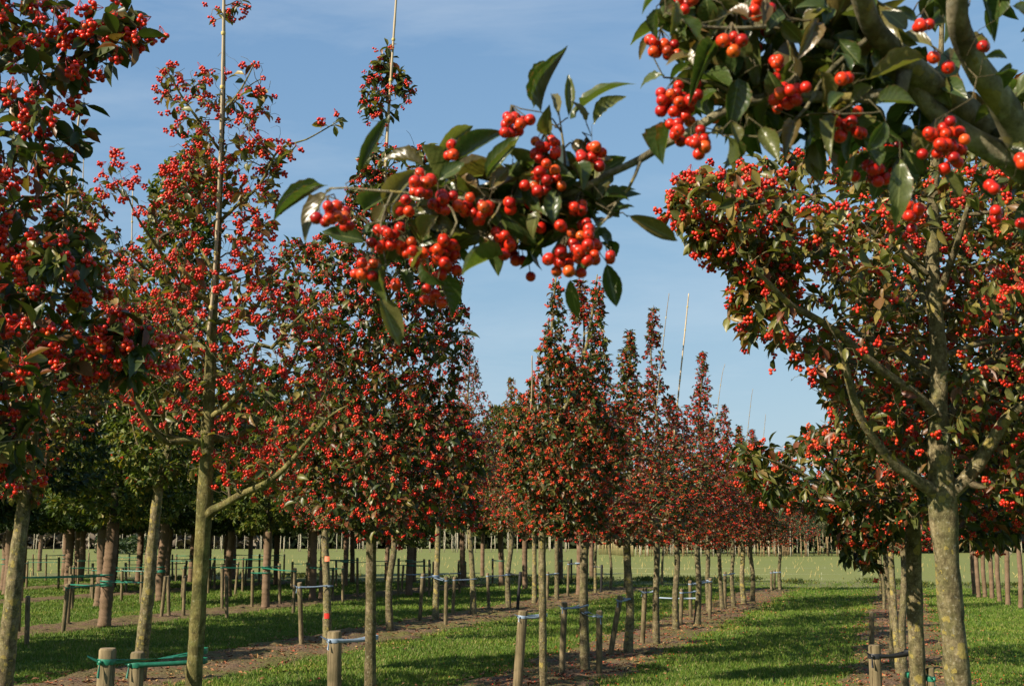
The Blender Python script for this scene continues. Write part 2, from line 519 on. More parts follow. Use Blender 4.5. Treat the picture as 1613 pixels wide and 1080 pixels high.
M_WIRE = simple('pale wire', (0.32, 0.34, 0.22), 0.5, 0.1, 6)
M_BROWN_STEM = simple('brown stem', (0.24, 0.165, 0.085), 0.8, 0.35, 6)

m, N, L, b = new_mat('jute wrap')
tc = N.new('ShaderNodeTexCoord')
n = noise(N, L, 55, 5, 0.7, vec=tc.outputs['Object'])
r = ramp(N, [(0.25, (0.105, 0.070, 0.045)), (0.75, (0.235, 0.168, 0.112))])
L.new(n.outputs['Fac'], r.inputs['Fac'])
n2 = noise(N, L, 4, 3, vec=tc.outputs['Object'])
r2 = ramp(N, [(0.35, (0.7, 0.68, 0.6)), (0.7, (1.15, 1.1, 1.1))])
L.new(n2.outputs['Fac'], r2.inputs['Fac'])
L.new(mixc(N, L, 1.0, r.outputs['Color'], r2.outputs['Color'], 'MULTIPLY'), b.inputs['Base Color'])
b.inputs['Roughness'].default_value = 0.95
b.inputs['Specular IOR Level'].default_value = 0.1
bump(N, L, b, n.outputs['Fac'], 0.6, 0.008)
M_JUTE = m

def ground_mat(name, cols, scales=(0.25, 3.0, 40.0), rough=0.95, bumps=0.5):
    m, N, L, b = new_mat(name)
    tc = N.new('ShaderNodeTexCoord')
    na = noise(N, L, scales[0], 4, vec=tc.outputs['Object'])
    nb = noise(N, L, scales[1], 5, 0.6, vec=tc.outputs['Object'])
    nc = noise(N, L, scales[2], 4, 0.7, vec=tc.outputs['Object'])
    ra = ramp(N, [(0.35, cols[0]), (0.65, cols[1])]); L.new(na.outputs['Fac'], ra.inputs['Fac'])
    rb = ramp(N, [(0.40, (0, 0, 0)), (0.65, (1, 1, 1))]); L.new(nb.outputs['Fac'], rb.inputs['Fac'])
    col = mixc(N, L, math_node(N, L, 'MULTIPLY', rb.outputs['Color'], 0.7), ra.outputs['Color'], cols[2])
    rc = ramp(N, [(0.25, (0.55, 0.55, 0.55)), (0.75, (1.35, 1.35, 1.35))]); L.new(nc.outputs['Fac'], rc.inputs['Fac'])
    col = mixc(N, L, 1.0, col, rc.outputs['Color'], 'MULTIPLY')
    L.new(col, b.inputs['Base Color'])
    b.inputs['Roughness'].default_value = rough
    b.inputs['Specular IOR Level'].default_value = 0.1
    bump(N, L, b, nc.outputs['Fac'], bumps, 0.03)
    return m

M_FIELD = ground_mat('pale field grass', [(0.145, 0.168, 0.050), (0.17, 0.180, 0.062), (0.16, 0.178, 0.048)], (0.02, 0.3, 9.0))
M_LANE = ground_mat('green lane grass', [(0.055, 0.105, 0.014), (0.080, 0.135, 0.018), (0.065, 0.115, 0.016)], (0.4, 2.0, 30.0))
M_HEAD = ground_mat('dry headland grass', [(0.10, 0.13, 0.04), (0.14, 0.14, 0.055), (0.17, 0.15, 0.07)], (0.2, 1.2, 18.0))
M_SOIL = ground_mat('bare soil with moss', [(0.16, 0.105, 0.068), (0.12, 0.078, 0.05), (0.115, 0.125, 0.028)], (1.4, 1.1, 26.0), bumps=0.9)

def grass_mat():
    m, N, L, b = new_mat('grass blade')
    rnd = island_random(N, L)
    r = ramp(N, [(0.0, (0.060, 0.115, 0.010)), (0.5, (0.105, 0.180, 0.018)), (0.82, (0.165, 0.225, 0.03)), (0.93, (0.24, 0.22, 0.07)), (1.0, (0.30, 0.25, 0.12))])
    L.new(rnd, r.inputs['Fac'])
    tc = N.new('ShaderNodeTexCoord')
    n = noise(N, L, 0.6, 4, vec=tc.outputs['Object'])
    r2 = ramp(N, [(0.32, (0.70, 0.78, 0.7)), (0.55, (1.0, 1.0, 1.0)), (0.72, (1.45, 1.2, 1.1))])
    L.new(n.outputs['Fac'], r2.inputs['Fac'])
    col = mixc(N, L, 1.0, r.outputs['Color'], r2.outputs['Color'], 'MULTIPLY')
    L.new(col, b.inputs['Base Color'])
    b.inputs['Roughness'].default_value = 0.6
    b.inputs['Specular IOR Level'].default_value = 0.25
    tr = N.new('ShaderNodeBsdfTranslucent'); L.new(col, tr.inputs['Color'])
    mx = N.new('ShaderNodeMixShader'); mx.inputs['Fac'].default_value = 0.3
    L.new(b.outputs['BSDF'], mx.inputs[1]); L.new(tr.outputs['BSDF'], mx.inputs[2])
    L.new(mx.outputs[0], N['Material Output'].inputs['Surface'])
    return m
M_GRASS = grass_mat()

# ------------------------------------------------------------------ the setting: ground, lane grass, soil strips
def sin_noise(x, y, z=0.0, f=1.0, seed=0.0):
    return (np.sin(f * (1.7 * x + 0.9 * y + 1.3 * z) + seed) + np.sin(f * (-0.8 * x + 2.1 * y - 1.1 * z) + 1.7 * seed + 1)
            + np.sin(f * (2.9 * x - 1.3 * y + 2.3 * z) + 0.7 * seed + 2) * 0.7 + np.sin(f * (-2.2 * x - 3.1 * y + 1.9 * z) + 2.3 * seed + 4) * 0.6) / 3.3

mb = MB()
mb.add([(-900, -300, 0), (900, -300, 0), (900, 1500, 0), (-900, 1500, 0)], [(0, 1, 2, 3)])
link('ground', mb.mesh('ground', M_FIELD), kind='structure')

LANE_END = 46.5                                     # the rows stop here (distance along the rows)
mb = MB()
c = [row_xy(-60, -6), row_xy(40, -6), row_xy(40, LANE_END - 2), row_xy(-60, LANE_END + 2)]
mb.add([(x, y, 0.004) for x, y in c], [(0, 1, 2, 3)])
link('grass_lane', mb.mesh('grass_lane', M_LANE), kind='structure')
mb = MB()
c = [row_xy(-60, LANE_END + 1.5), row_xy(40, LANE_END - 2.5), row_xy(40, LANE_END + 5), row_xy(-60, LANE_END + 8)]
mb.add([(x, y, 0.008) for x, y in c], [(0, 1, 2, 3)])
link('headland', mb.mesh('headland', M_HEAD), kind='structure')

# soil strips under the rows, lateral centre, half width, start, end
STRIPS = [(0.05, 0.72, 5, 44.5), (-4.15, 0.80, 5, 43.5), (-9.1, 1.0, 5, 44.0), (-15.6, 0.9, 9, 45), (-23.6, 0.9, 14, 46), (-29.5, 0.9, 20, 46), (8.2, 0.8, 18, 44)]
def strip_mask(l, s, pad=0.0):
    """> 0 inside a soil strip."""
    best = np.full(np.shape(l), -9.0)
    for (lc, hw, s0, s1) in STRIPS:
        e = hw + pad + 0.22 * sin_noise(l * 0.3 + lc, s, f=1.9, seed=lc) + 0.10 * sin_noise(l, s, f=6.0, seed=lc + 3) - np.abs(l - lc)
        e = np.minimum(e, (s1 - s) * 0.6 + 0.3 * sin_noise(l, s, f=3.0))
        e = np.minimum(e, s - s0)
        best = np.maximum(best, e)
    return best

for (lc, hw, s0, s1) in STRIPS:
    near = abs(lc) < 17
    ds, dl = (0.075, 0.07) if near else (0.14, 0.12)
    S = np.arange(s0 - 0.5, s1 + 0.6, ds); Lt = np.arange(lc - hw - 0.55, lc + hw + 0.56, dl)
    s, l = np.meshgrid(S, Lt, indexing='ij')
    e = strip_mask(l, s)
    h = 0.010 + 0.026 * sin_noise(l, s, f=7, seed=lc) + 0.022 * sin_noise(l, s, f=17, seed=lc + 1) + rng.normal(0, 0.010, s.shape)
    h = np.where(e > 0.0, 0.012 + np.maximum(h, -0.004) * np.clip(e * 5, 0, 1), -0.05 + 0.06 * np.clip(1 + e * 6, 0, 1) - 0.012)
    x, y = row_xy(l, s)
    V = np.stack([x, y, h], -1).reshape(-1, 3)
    a, bb = s.shape
    i, j = np.meshgrid(np.arange(a - 1), np.arange(bb - 1), indexing='ij')
    q = np.stack([i * bb + j, i * bb + j + 1, (i + 1) * bb + j + 1, (i + 1) * bb + j], -1).reshape(-1, 4)
    mb = MB(); mb.add(V, q)
    link('soil_strip', mb.mesh('soil_strip', M_SOIL), kind='structure')

# grass blades: one counted-by-nobody mass, denser near the camera
nb = 720000
d = np.exp(rng.uniform(math.log(12.5), math.log(54), nb))
u = rng.uniform(-60, 1680, nb)
x = (u - CX) / F * d; y = d * math.cos(PITCH)
s = x * ROW[0] + y * ROW[1]; l = x * LAT[0] + y * LAT[1]
e = strip_mask(l, s)
keep = ((e < 0.02) | ((e < 0.25) & (rng.random(nb) < 0.18)) | (rng.random(nb) < 0.012)) & (s < LANE_END + 6)
far_thin = np.where(s > LANE_END - 1, 0.25, 1.0)
for lr in (-2.75, -1.45, 1.6, 3.0, -7.3, -6.0, -12.9, -11.6):         # wheel tracks worn along the lanes
    far_thin = far_thin * (1 - 0.55 * np.exp(-((l - lr - 0.08 * np.sin(s * 0.7)) / 0.16) ** 2))
keep &= rng.random(nb) < far_thin
x, y, s, l, d = x[keep], y[keep], s[keep], l[keep], d[keep]
n = len(x)
patch = 0.5 + 0.5 * sin_noise(x, y, f=1.3) + 0.25 * sin_noise(x, y, f=5)
hgt = (0.022 + 0.045 * rng.random(n) ** 1.5) * (0.55 + 0.8 * patch) * (0.9 + d * 0.008)
wid = (0.004 + 0.005 * rng.random(n)) * (0.6 + d / 22)
az = rng.uniform(0, 2 * math.pi, n)
lean = rng.uniform(0.1, 0.9, n) * hgt
laz = rng.uniform(0, 2 * math.pi, n)
B = np.stack([x, y, np.full(n, 0.0)], -1)
sd = np.stack([np.cos(az), np.sin(az), np.zeros(n)], -1) * wid[:, None]
tip = B + np.stack([np.cos(laz) * lean, np.sin(laz) * lean, hgt], -1)
V = np.stack([B - sd, B + sd, tip], 1).reshape(-1, 3)
mb = MB(); mb.add(V, np.arange(3 * n).reshape(-1, 3))
link('grass', mb.mesh('grass', M_GRASS, smooth=False), kind='stuff')

# ------------------------------------------------------------------ leaves and berries
def leaf_template(rows, serr=0.0, fold=0.22, curl=0.25, petiole=0.0, wave=0.0, seed=0):
    """Unit leaf along +Y (0..1), width along X (+-0.5), normal +Z: verts, tris, quads, uv."""
    rs = np.random.default_rng(seed)
    V, U = [(0, 0, 0)], [(0.5, 0)]
    ts = np.linspace(0, 1, rows + 2)[1:-1]
    for k, t in enumerate(ts):
        w = 0.5 * (math.sin(math.pi * t ** 1.12) ** 0.9)
        if t < petiole:
            w = 0.035
        w *= 1 + serr * (1 if k % 2 else -1)
        z0 = -curl * t * t + wave * math.sin(5.5 * t + seed)
        for sx in (-1, 0, 1):
            wob = wave * 0.8 * rs.normal() if sx else 0
            V.append((sx * w, t, z0 + (fold * w if sx else 0) + wob))
            U.append((0.5 + 0.5 * sx, t))
    V.append((0, 1, -curl)); U.append((0.5, 1))
    tri = [(0, 2, 1), (0, 3, 2)]
    quad = []
    for k in range(rows - 1):
        a = 1 + 3 * k
        quad += [(a, a + 1, a + 4, a + 3), (a + 1, a + 2, a + 5, a + 4)]
    a = 1 + 3 * (rows - 1); e = len(V) - 1
    tri += [(a, a + 1, e), (a + 1, a + 2, e)]
    return np.array(V, float), np.array(tri), np.array(quad), np.array(U)

T_LOW = leaf_template(2, fold=0.35, curl=0.3)
T_MIN = (np.array([(0, 0, 0), (-0.42, 0.5, 0.05), (0, 1, -0.22), (0.42, 0.5, 0.05)], float), np.array([(0, 2, 1), (0, 3, 2)]), np.zeros((0, 4), int), np.array([(0.5, 0), (0.1, 0.5), (0.5, 1), (0.9, 0.5)]))
T_MIDS = [leaf_template(5, 0.03, 0.35, c, 0.0, 0.02, sd) for c, sd in ((0.15, 1), (0.35, 2), (0.55, 3), (-0.15, 4))]
T_NEARS = [leaf_template(13, 0.018, f, c, 0.10, 0.028, sd) for f, c, sd in ((0.4, 0.15, 1), (0.7, 0.4, 2), (0.3, 0.6, 3), (0.8, -0.2, 4), (0.5, 0.3, 5), (1.0, 0.35, 6))]

def frames(dirs, normals):
    Y = nz(dirs)
    X = nz(np.cross(Y, normals))
    Z = np.cross(X, Y)
    return X, Y, Z

def leaves_into(mb, T, base, dirs, normals, length, width):
    V0, tri, quad, U = T
    X, Y, Z = frames(dirs, normals)
    n = len(base)
    if n == 0:
        return
    V = (base[:, None, :] + X[:, None, :] * (V0[None, :, 0:1] * width[:, None, None]) + Y[:, None, :] * (V0[None, :, 1:2] * length[:, None, None])
         + Z[:, None, :] * (V0[None, :, 2:3] * length[:, None, None]))
    off = (np.arange(n) * len(V0))[:, None, None]
    fs = [(tri[None] + off).reshape(-1, 3)]
    if len(quad):
        fs.append((quad[None] + off).reshape(-1, 4))
    mb.add(V.reshape(-1, 3), *fs, uv=np.tile(U, (n, 1)))

import bmesh
def ico(sub):
    bm = bmesh.new()
    bmesh.ops.create_icosphere(bm, subdivisions=sub, radius=1.0)
    V = np.array([v.co[:] for v in bm.verts]); Fc = np.array([[v.index for v in f.verts] for f in bm.faces])
    bm.free()
    return V, Fc
ICO = {k: ico(k) for k in (1, 2, 3)}

def spheres_into(mb, centres, radii, sub=1):
    V0, F0 = ICO[sub]
    n = len(centres)
    if n == 0:
        return
    V = centres[:, None, :] + V0[None] * radii[:, None, None]
    mb.add(V.reshape(-1, 3), (F0[None] + (np.arange(n) * len(V0))[:, None, None]).reshape(-1, 3))

def cluster_points(k, r, rs):
    """k berry centres (unit = metres), packed loosely around the origin in a flat head."""
    out = []
    R = r * (0.75 * k) ** (1 / 3) * 1.25
    tries = 0
    while len(out) < k:
        p = rs.normal(size=3); p = p / np.linalg.norm(p) * R * rs.random() ** 0.4 * np.array([1.15, 1.15, 0.75])
        if all(np.linalg.norm(p - q) > 1.85 * r for q in out) or tries > 300:
            out.append(p)
        tries += 1
    return np.array(out)
CLUSTERS = []
for i in range(8):
    rs = np.random.default_rng(100 + i)
    r = 0.0088
    c = cluster_points(int(rs.integers(4, 11)), r, rs)
    CLUSTERS.append((c, r * rs.uniform(0.85, 1.12, len(c))))
def cluster_mesh(i, mat, sub):
    c, rr = CLUSTERS[i]
    mb = MB()
    spheres_into(mb, c, rr, sub)
    # pedicels running to a common point above
    top = np.array([0, 0, 0.045])
    pts = np.stack([c, c * 0.5 + top * 0.5 + np.array([0, 0, 0.006]), np.broadcast_to(top, c.shape)], 1)
    tubes(mb, pts, np.full(pts.shape[:2], 0.0009), 3, cap=False)
    return mb.mesh('berry_cluster', mat)
CL_MESH = {}
def get_cluster(i, mat, sub):
    k = (i, mat.name, sub)
    if k not in CL_MESH:
        CL_MESH[k] = cluster_mesh(i, mat, sub)
    return CL_MESH[k]

# single berry, calyx at -Z
def berry_mesh(seed):
    rs = np.random.default_rng(seed)
    V, Fc = ICO[3] if seed < 2 else ICO[2]
    V = V * np.array([1, 1, 0.96 + 0.08 * rs.random()])
    dent = np.exp(-((V[:, 2] + 1) / 0.10) ** 2)
    V = V + np.array([0, 0, 1]) * (dent * 0.16)[:, None]
    mb = MB(); mb.add(V, Fc)
    me = mb.mesh('berry', M_BERRY_NEAR)
    me.materials.append(M_CALYX)
    # five dry sepals
    bm = bmesh.new(); bm.from_mesh(me)
    for k in range(6):
        a = k * math.pi / 3 + rs.normal() * 0.2
        ca, sa = math.cos(a), math.sin(a)
        vs = [bm.verts.new((0.10 * ca - 0.07 * sa, 0.10 * sa + 0.07 * ca, -0.90)), bm.verts.new((0.10 * ca + 0.07 * sa, 0.10 * sa - 0.07 * ca, -0.90)), bm.verts.new((0.30 * ca, 0.30 * sa, -1.10))]
        f = bm.faces.new(vs); f.material_index = 1
    vs = [bm.verts.new((0.15 * math.cos(k * math.pi / 3), 0.15 * math.sin(k * math.pi / 3), -0.885)) for k in range(6)]
    f = bm.faces.new(vs); f.material_index = 1
    bm.to_mesh(me); bm.free()
    return me
BERRY = [berry_mesh(i) for i in range(4)]
LEAF_OBJ = {}
def leaf_obj_mesh(kind, i, mat):
    k = (kind, i, mat.name)
    if k not in LEAF_OBJ:
        V, tri, quad, U = (T_NEARS if kind == 'near' else T_MIDS)[i]
        mb = MB(); mb.add(V, tri, quad, uv=U)
        LEAF_OBJ[k] = mb.mesh('leaf', mat, uv=True)
    return LEAF_OBJ[k]

# ------------------------------------------------------------------ trees
class Skeleton:
    def __init__(self):
        self.P = np.zeros((40000, 3)); self.par = np.full(40000, -1); self.rp = np.zeros(40000); self.ok = np.zeros(40000, bool)
        self.n = 0
        self.main, self.chains, self.tips = [], [], []
    def _push(self, p, par, rp=0.0, ok=True):
        i = self.n
        self.P[i], self.par[i], self.rp[i], self.ok[i] = p, par, rp, ok
        self.n += 1
        return i
    def limb(self, pts, rad, zmin=None, parent=True, step=0.05):
        q = catmull(np.concatenate([np.asarray(pts, float), np.asarray(rad, float)[:, None]], 1), step)
        par = -1
        if self.n and parent:
            par = int(np.argmin(np.linalg.norm(self.P[:self.n] - q[0, :3], axis=1)))
        ids = []
        if par >= 0:
            q[0, :3] = self.P[par]
            ids = [par]; q = q[1:]
        for row in q:
            par = self._push(row[:3], par, max(row[3], 0.0005), zmin is None or row[2] > zmin)
            ids.append(par)
        self.main.append(ids)
        return ids
    def grow(self, tips, wob=0.12, up=0.25, seg=0.07, maxlen=None, bare=False):
        tips = np.asarray(tips, float)
        base = self.P[:self.n][self.ok[:self.n]]
        dd = np.array([np.min(np.linalg.norm(base - t, axis=1)) for t in tips])
        for t in tips[np.argsort(dd + rng.normal(0, 0.05, len(dd)))]:
            n = self.n
            df = t - self.P[:n]
            ds = np.linalg.norm(df, axis=1)
            cost = ds + 0.55 * np.maximum(0, -df[:, 2] + 0.02) + np.where(self.ok[:n], 0, 1e6)
            i = int(np.argmin(cost))
            dist = ds[i]
            if dist < 0.02 or (maxlen and dist > maxlen):
                continue
            k = max(3, int(dist / seg) + 1)
            pd = self.P[i] - self.P[self.par[i]] if self.par[i] >= 0 else np.array([0, 0, 0.1])
            pd = pd / max(np.linalg.norm(pd), 1e-6)
            c = self.P[i] + 0.5 * dist * nz(pd * 0.45 + df[i] / dist + np.array([0, 0, -up * 0.4])) + rng.normal(0, wob * dist * 0.5, 3)
            ch = [i]; par = i
            for s in range(1, k + 1):
                q = s / k
                p = (1 - q) ** 2 * self.P[i] + 2 * q * (1 - q) * c + q * q * t
                if s < k:
                    p = p + rng.normal(0, 0.006, 3)
                par = self._push(p, par); ch.append(par)
            self.chains.append(ch)
            if not bare:
                self.tips.append(ch)
            if self.n > 39900:
                break
    def radii(self, rt=0.0017, ex=0.45):
        cnt = np.zeros(self.n)
        for ch in self.tips:
            cnt[ch[-1]] += 1
        for i in range(self.n - 1, -1, -1):
            if self.par[i] >= 0:
                cnt[self.par[i]] += cnt[i]
        r = rt * np.maximum(cnt, 1) ** ex
        r = np.where(self.rp[:self.n] > 0, self.rp[:self.n], r)
        for i in range(self.n):                     # a twig is never thicker than what bears it
            p = self.par[i]
            if p >= 0 and self.rp[i] == 0:
                r[i] = min(r[i], r[p] * 0.92)
        return r

def twig_mesh(sk, r, origin, mat, sides_thin=3):
    mb = MB()
    by = {}
    for ch in sk.chains:
        by.setdefault((len(ch), 5 if r[ch[1]] > 0.005 else sides_thin), []).append(ch)
    for (k, sd), cs in by.items():
        idx = np.array(cs)
        rr = r[idx].copy()
        rr[:, 0] = rr[:, 1]
        tubes(mb, sk.P[idx] - origin, rr, sd, cap=False)
    return mb.mesh('twigs', mat)

def spray(sk, per_tip, spread=0.16, lmean=0.085, lsd=0.014, wr=0.5, droop=0.25, face=None):
    """Leaf bases, directions, normals, lengths, widths for every tip."""
    bases, dirs = [], []
    for ch in sk.tips:
        k = rng.poisson(per_tip)
        if k == 0:
            continue
        pts = sk.P[ch]
        seglen = np.linalg.norm(np.diff(pts, axis=0), axis=1)
        tot = seglen.sum()
        back = rng.random(k) ** 1.3 * min(spread, tot * 0.95)
        cum = np.concatenate([[0], np.cumsum(seglen[::-1])])
        for bk in back:
            j = min(np.searchsorted(cum, bk, side='right') - 1, len(seglen) - 1)
            q = (bk - cum[j]) / max(seglen[::-1][j], 1e-6)
            a, b_ = pts[::-1][j], pts[::-1][j + 1]
            bases.append(a + (b_ - a) * q)
            dirs.append(nz(a - b_))
    bases = np.array(bases).reshape(-1, 3); td = np.array(dirs).reshape(-1, 3)
    n = len(bases)
    dirs = nz(td * 0.55 + rng.normal(0, 0.55, (n, 3)) + np.array([0, 0, -droop]))
    nor = nz(np.array([0, 0, 0.75]) + TO_SUN * 0.35 + rng.normal(0, 0.55, (n, 3)))
    ln = np.clip(rng.normal(lmean, lsd, n), lmean * 0.5, lmean * 1.5)
    wd = ln * wr * rng.uniform(0.8, 1.2, n)
    return bases, dirs, nor, ln, wd

def in_frame(pts, pad=20):
    u, v, d = project(pts)
    return (u > -pad) & (u < 1613 + pad) & (v > -pad) & (v < 1080 + pad) & (d > 0.2), d

def basis(X, Y, Z, loc):
    return Matrix(((X[0], Y[0], Z[0], loc[0]), (X[1], Y[1], Z[1], loc[1]), (X[2], Y[2], Z[2], loc[2]), (0, 0, 0, 1)))

def leaf_parts(rt_, org, data, mats, n_obj, kind='mid', T=T_LOW, rest_mat=None, prefer=None):
    """The largest n_obj leaves in view as objects of their own, the rest as one part of kind stuff."""
    base, dirs, nor, ln, wd = data
    vis, d = in_frame(base)
    size = np.where(vis, ln / np.maximum(d, 0.1), 0)
    if prefer is not None:
        size = size + prefer
    order = np.argsort(-size)
    pick = order[:n_obj]
    pick = pick[size[pick] > 0]
    mask = np.ones(len(base), bool); mask[pick] = False
    X, Y, Z = frames(dirs, nor)
    nv = len(T_NEARS if kind == 'near' else T_MIDS)
    for i in pick:
        me = leaf_obj_mesh(kind, int(rng.integers(nv)), mats)
        o = link('leaf', me, rt_)
        o.matrix_basis = basis(X[i] * wd[i], Y[i] * ln[i], Z[i] * ln[i], base[i] - org)
    mb = MB()
    leaves_into(mb, T, base[mask] - org, dirs[mask], nor[mask], ln[mask], wd[mask])
    if mb.n:
        link('leaves', mb.mesh('leaves', rest_mat or mats, uv=True), rt_, 'stuff')

def cluster_parts(rt_, org, sk, share, n_obj, mat, sub_obj=2, sub_rest=1, scale=1.0, weight=None):
    tips = np.array([sk.P[ch[-1]] for ch in sk.tips])
    td = nz(np.array([sk.P[ch[-1]] - sk.P[ch[-2]] for ch in sk.tips]))
    fruit = np.clip(0.98 + 0.65 * sin_noise(tips[:, 0], tips[:, 1], tips[:, 2], f=2.6, seed=float(len(tips) % 7)), 0.25, 1.3)
    pk = rng.random(len(tips)) < share * fruit
    tips, td = tips[pk], td[pk]
    pos = tips + td * 0.045 + np.array([0, 0, -0.012]) + rng.normal(0, 0.014, tips.shape)
    vis, d = in_frame(pos)
    size = np.where(vis, 1 / np.maximum(d, 0.1), 0)
    order = np.argsort(-size)[:n_obj]
    obj = np.zeros(len(pos), bool); obj[order] = True
    obj &= vis
    mb = MB()
    for i in range(len(pos)):
        c = int(rng.integers(8))
        a = rng.uniform(0, 2 * math.pi)
        z = nz(-td[i] * 0.4 + np.array([0, 0, 0.8]) + rng.normal(0, 0.3, 3))
        x = nz(np.cross(np.array([math.cos(a), math.sin(a), 0.1]), z)); y = np.cross(z, x)
        sc = scale * rng.uniform(0.85, 1.1)
        if obj[i]:
            o = link('berry_cluster', get_cluster(c, mat, sub_obj), rt_)
            o.matrix_basis = basis(x * sc, y * sc, z * sc, pos[i] - org)
        else:
            cc, rr = CLUSTERS[c]
            spheres_into(mb, pos[i] - org + (cc @ np.stack([x, y, z])) * sc, rr * sc, sub_rest)
    if mb.n:
        link('berries', mb.mesh('berries', mat), rt_, 'stuff')

def trunk_mesh(sk, r, org, mat, sides=14):
    ids = sk.main[0]
    mb = MB()
    rr = r[ids]
    z = np.arange(len(ids))
    rr = rr * (1 + 0.035 * np.sin(z * 0.9 + rng.uniform(0, 6)) + 0.02 * np.sin(z * 2.3))
    tubes(mb, sk.P[ids] - org, rr, sides, jitter=0.018)
    return mb.mesh('trunk', mat)

def poly_rows(poly, step=6):
    poly = np.asarray(poly, float)
    vs = np.arange(poly[:, 1].min(), poly[:, 1].max() + step, step)
    ext = {}
    x, y = poly[:, 0], poly[:, 1]
    x2, y2 = np.roll(x, -1), np.roll(y, -1)
    for v in vs:
        c = (y <= v) != (y2 <= v)
        if c.sum() >= 2:
            xs = x[c] + (v - y[c]) / (y2[c] - y[c]) * (x2[c] - x[c])
            ext[int(round((v - vs[0]) / step))] = (xs.min(), xs.max())
    return vs[0], step, ext

def in_poly(poly, u, v):
    poly = np.asarray(poly, float)
    x, y = poly[:, 0], poly[:, 1]
    x2, y2 = np.roll(x, -1), np.roll(y, -1)
    U, V = u[:, None], v[:, None]
    c = ((y <= V) != (y2 <= V)) & (U < x + (V - y) / np.where(y2 == y, 1e-9, y2 - y) * (x2 - x))
    return c.sum(1) % 2 == 1

def poly_tips(poly, n, D, rmax=9.0, clump=0.25, seed=0.0, shell=0.0, flat=1.0):
    """n points inside a crown whose outline from the camera is POLY; as deep as the outline is wide."""
    v0, st, ext = poly_rows(poly)
    p = np.asarray(poly, float)
    out = []
    while len(out) < n:
        m_ = n * 3
        u = rng.uniform(p[:, 0].min(), p[:, 0].max(), m_); v = rng.uniform(p[:, 1].min(), p[:, 1].max(), m_)
        k = in_poly(poly, u, v)
        for uu, vv in zip(u[k], v[k]):
            e = ext.get(int(round((vv - v0) / st)))
            if e is None:
                continue
            c = 0.5 * (e[0] + e[1]); R = max(0.5 * (e[1] - e[0]) * D / F, 0.08)
            w = abs(uu - c) * D / F
            half = min(math.sqrt(max(R * R - w * w, (0.25 * R) ** 2)), rmax) * flat
            q = rng.uniform(-1, 1)
            if shell:
                q = math.copysign(abs(q) ** (1 - shell), q)
            t = P(uu, vv, D + half * q)
            if sin_noise(t[0], t[1], t[2], f=4.2, seed=seed) < -clump * 1.2 and rng.random() < 0.85:
                continue
            out.append(t)
            if len(out) >= n:
                break
    return np.array(out)

def carve(tips, sk, limbs, px=26, p=0.85, vmin=-1e9, back=0.05):
    """Thin out the tips standing in front of the chosen limbs."""
    ids = np.unique(np.concatenate([np.array(sk.main[i]) for i in limbs]))
    lu, lv, ld = project(sk.P[ids])
    tu, tv, td = project(tips)
    dd = np.hypot(tu[:, None] - lu[None], tv[:, None] - lv[None])
    j = dd.argmin(1)
    hit = (dd[np.arange(len(tips)), j] < px) & (td < ld[j] + back) & (tv > vmin) & (rng.random(len(tips)) < p)
    return tips[~hit]

def widen(poly, px):
    p = np.asarray(poly, float); c = p.mean(0)
    return [tuple(q + (q - c) / max(np.linalg.norm(q - c), 1e-6) * px) for q in p]

def auto_limbs(sk, axis_fn, z0, z1, n, rmaxfn, r0=0.02, rise=0.75, seed=0):
    """n first-order limbs around the leader."""
    rs = np.random.default_rng(seed)
    ph = rs.uniform(0, 6)
    for k in range(n):
        z = z0 + (z1 - z0) * (k / n) ** 0.9
        ph += 2.4 + rs.normal(0, 0.3)
        R = rmaxfn(z) * rs.uniform(0.6, 0.85)
        b = axis_fn(z)
        o = np.array([math.cos(ph), math.sin(ph), 0])
        p1 = b + o * R * 0.4 + np.array([0, 0, R * rise * 0.35]); p2 = b + o * R + np.array([0, 0, R * rise])
        rr = r0 * (1 - 0.75 * k / n)
        sk.limb([b, p1, p2], [rr, rr * 0.75, rr * 0.3])

def px_limb(sk, pts, widths, D, doff=0.0, zmin=None, step=0.05):
    """Limb drawn through photo pixels; depth eases from D by doff along its length."""
    k = len(pts)
    widths = list(widths)
    if len(sk.main):
        widths[-1] = min(widths[-1], 1.6)
    q = [P(u, v, D + doff * i / max(k - 1, 1)) for i, (u, v) in enumerate(pts)]
    w = np.interp(np.linspace(0, 1, k), np.linspace(0, 1, len(widths)), widths)
    r = [wi * 0.5 * (D + doff * i / max(k - 1, 1)) / F for i, wi in enumerate(w)]
    return sk.limb(q, r, zmin, step=step)

def make_tree(label, base, sk, bark, group='berry-laden hawthorn trees', cat='tree', name='hawthorn_tree', branches=True, r=None, twig_mat=None):
    org = np.array([base[0], base[1], 0.0])
    rt_ = root(name, org, label, cat, group)
    r = sk.radii() if r is None else r
    link('trunk', trunk_mesh(sk, r, org, bark), rt_)
    for ids in sk.main[1:]:
        mb = MB()
        rr = r[ids].copy(); rr[0] = min(rr[0], rr[1] * 1.25)
        tubes(mb, sk.P[ids] - org, rr, 9, jitter=0.03)
        link('branch', mb.mesh('branch', bark), rt_)
    link('twigs', twig_mesh(sk, r, org, twig_mat or M_TWIG), rt_, 'stuff')
    return rt_, org, r

G_ROW0, G_ROW1, G_ROW2 = 'hawthorns along the bare strip right of the grass lane', 'hawthorns in the row left of the grass lane', 'hawthorns in the second row left of the grass lane'

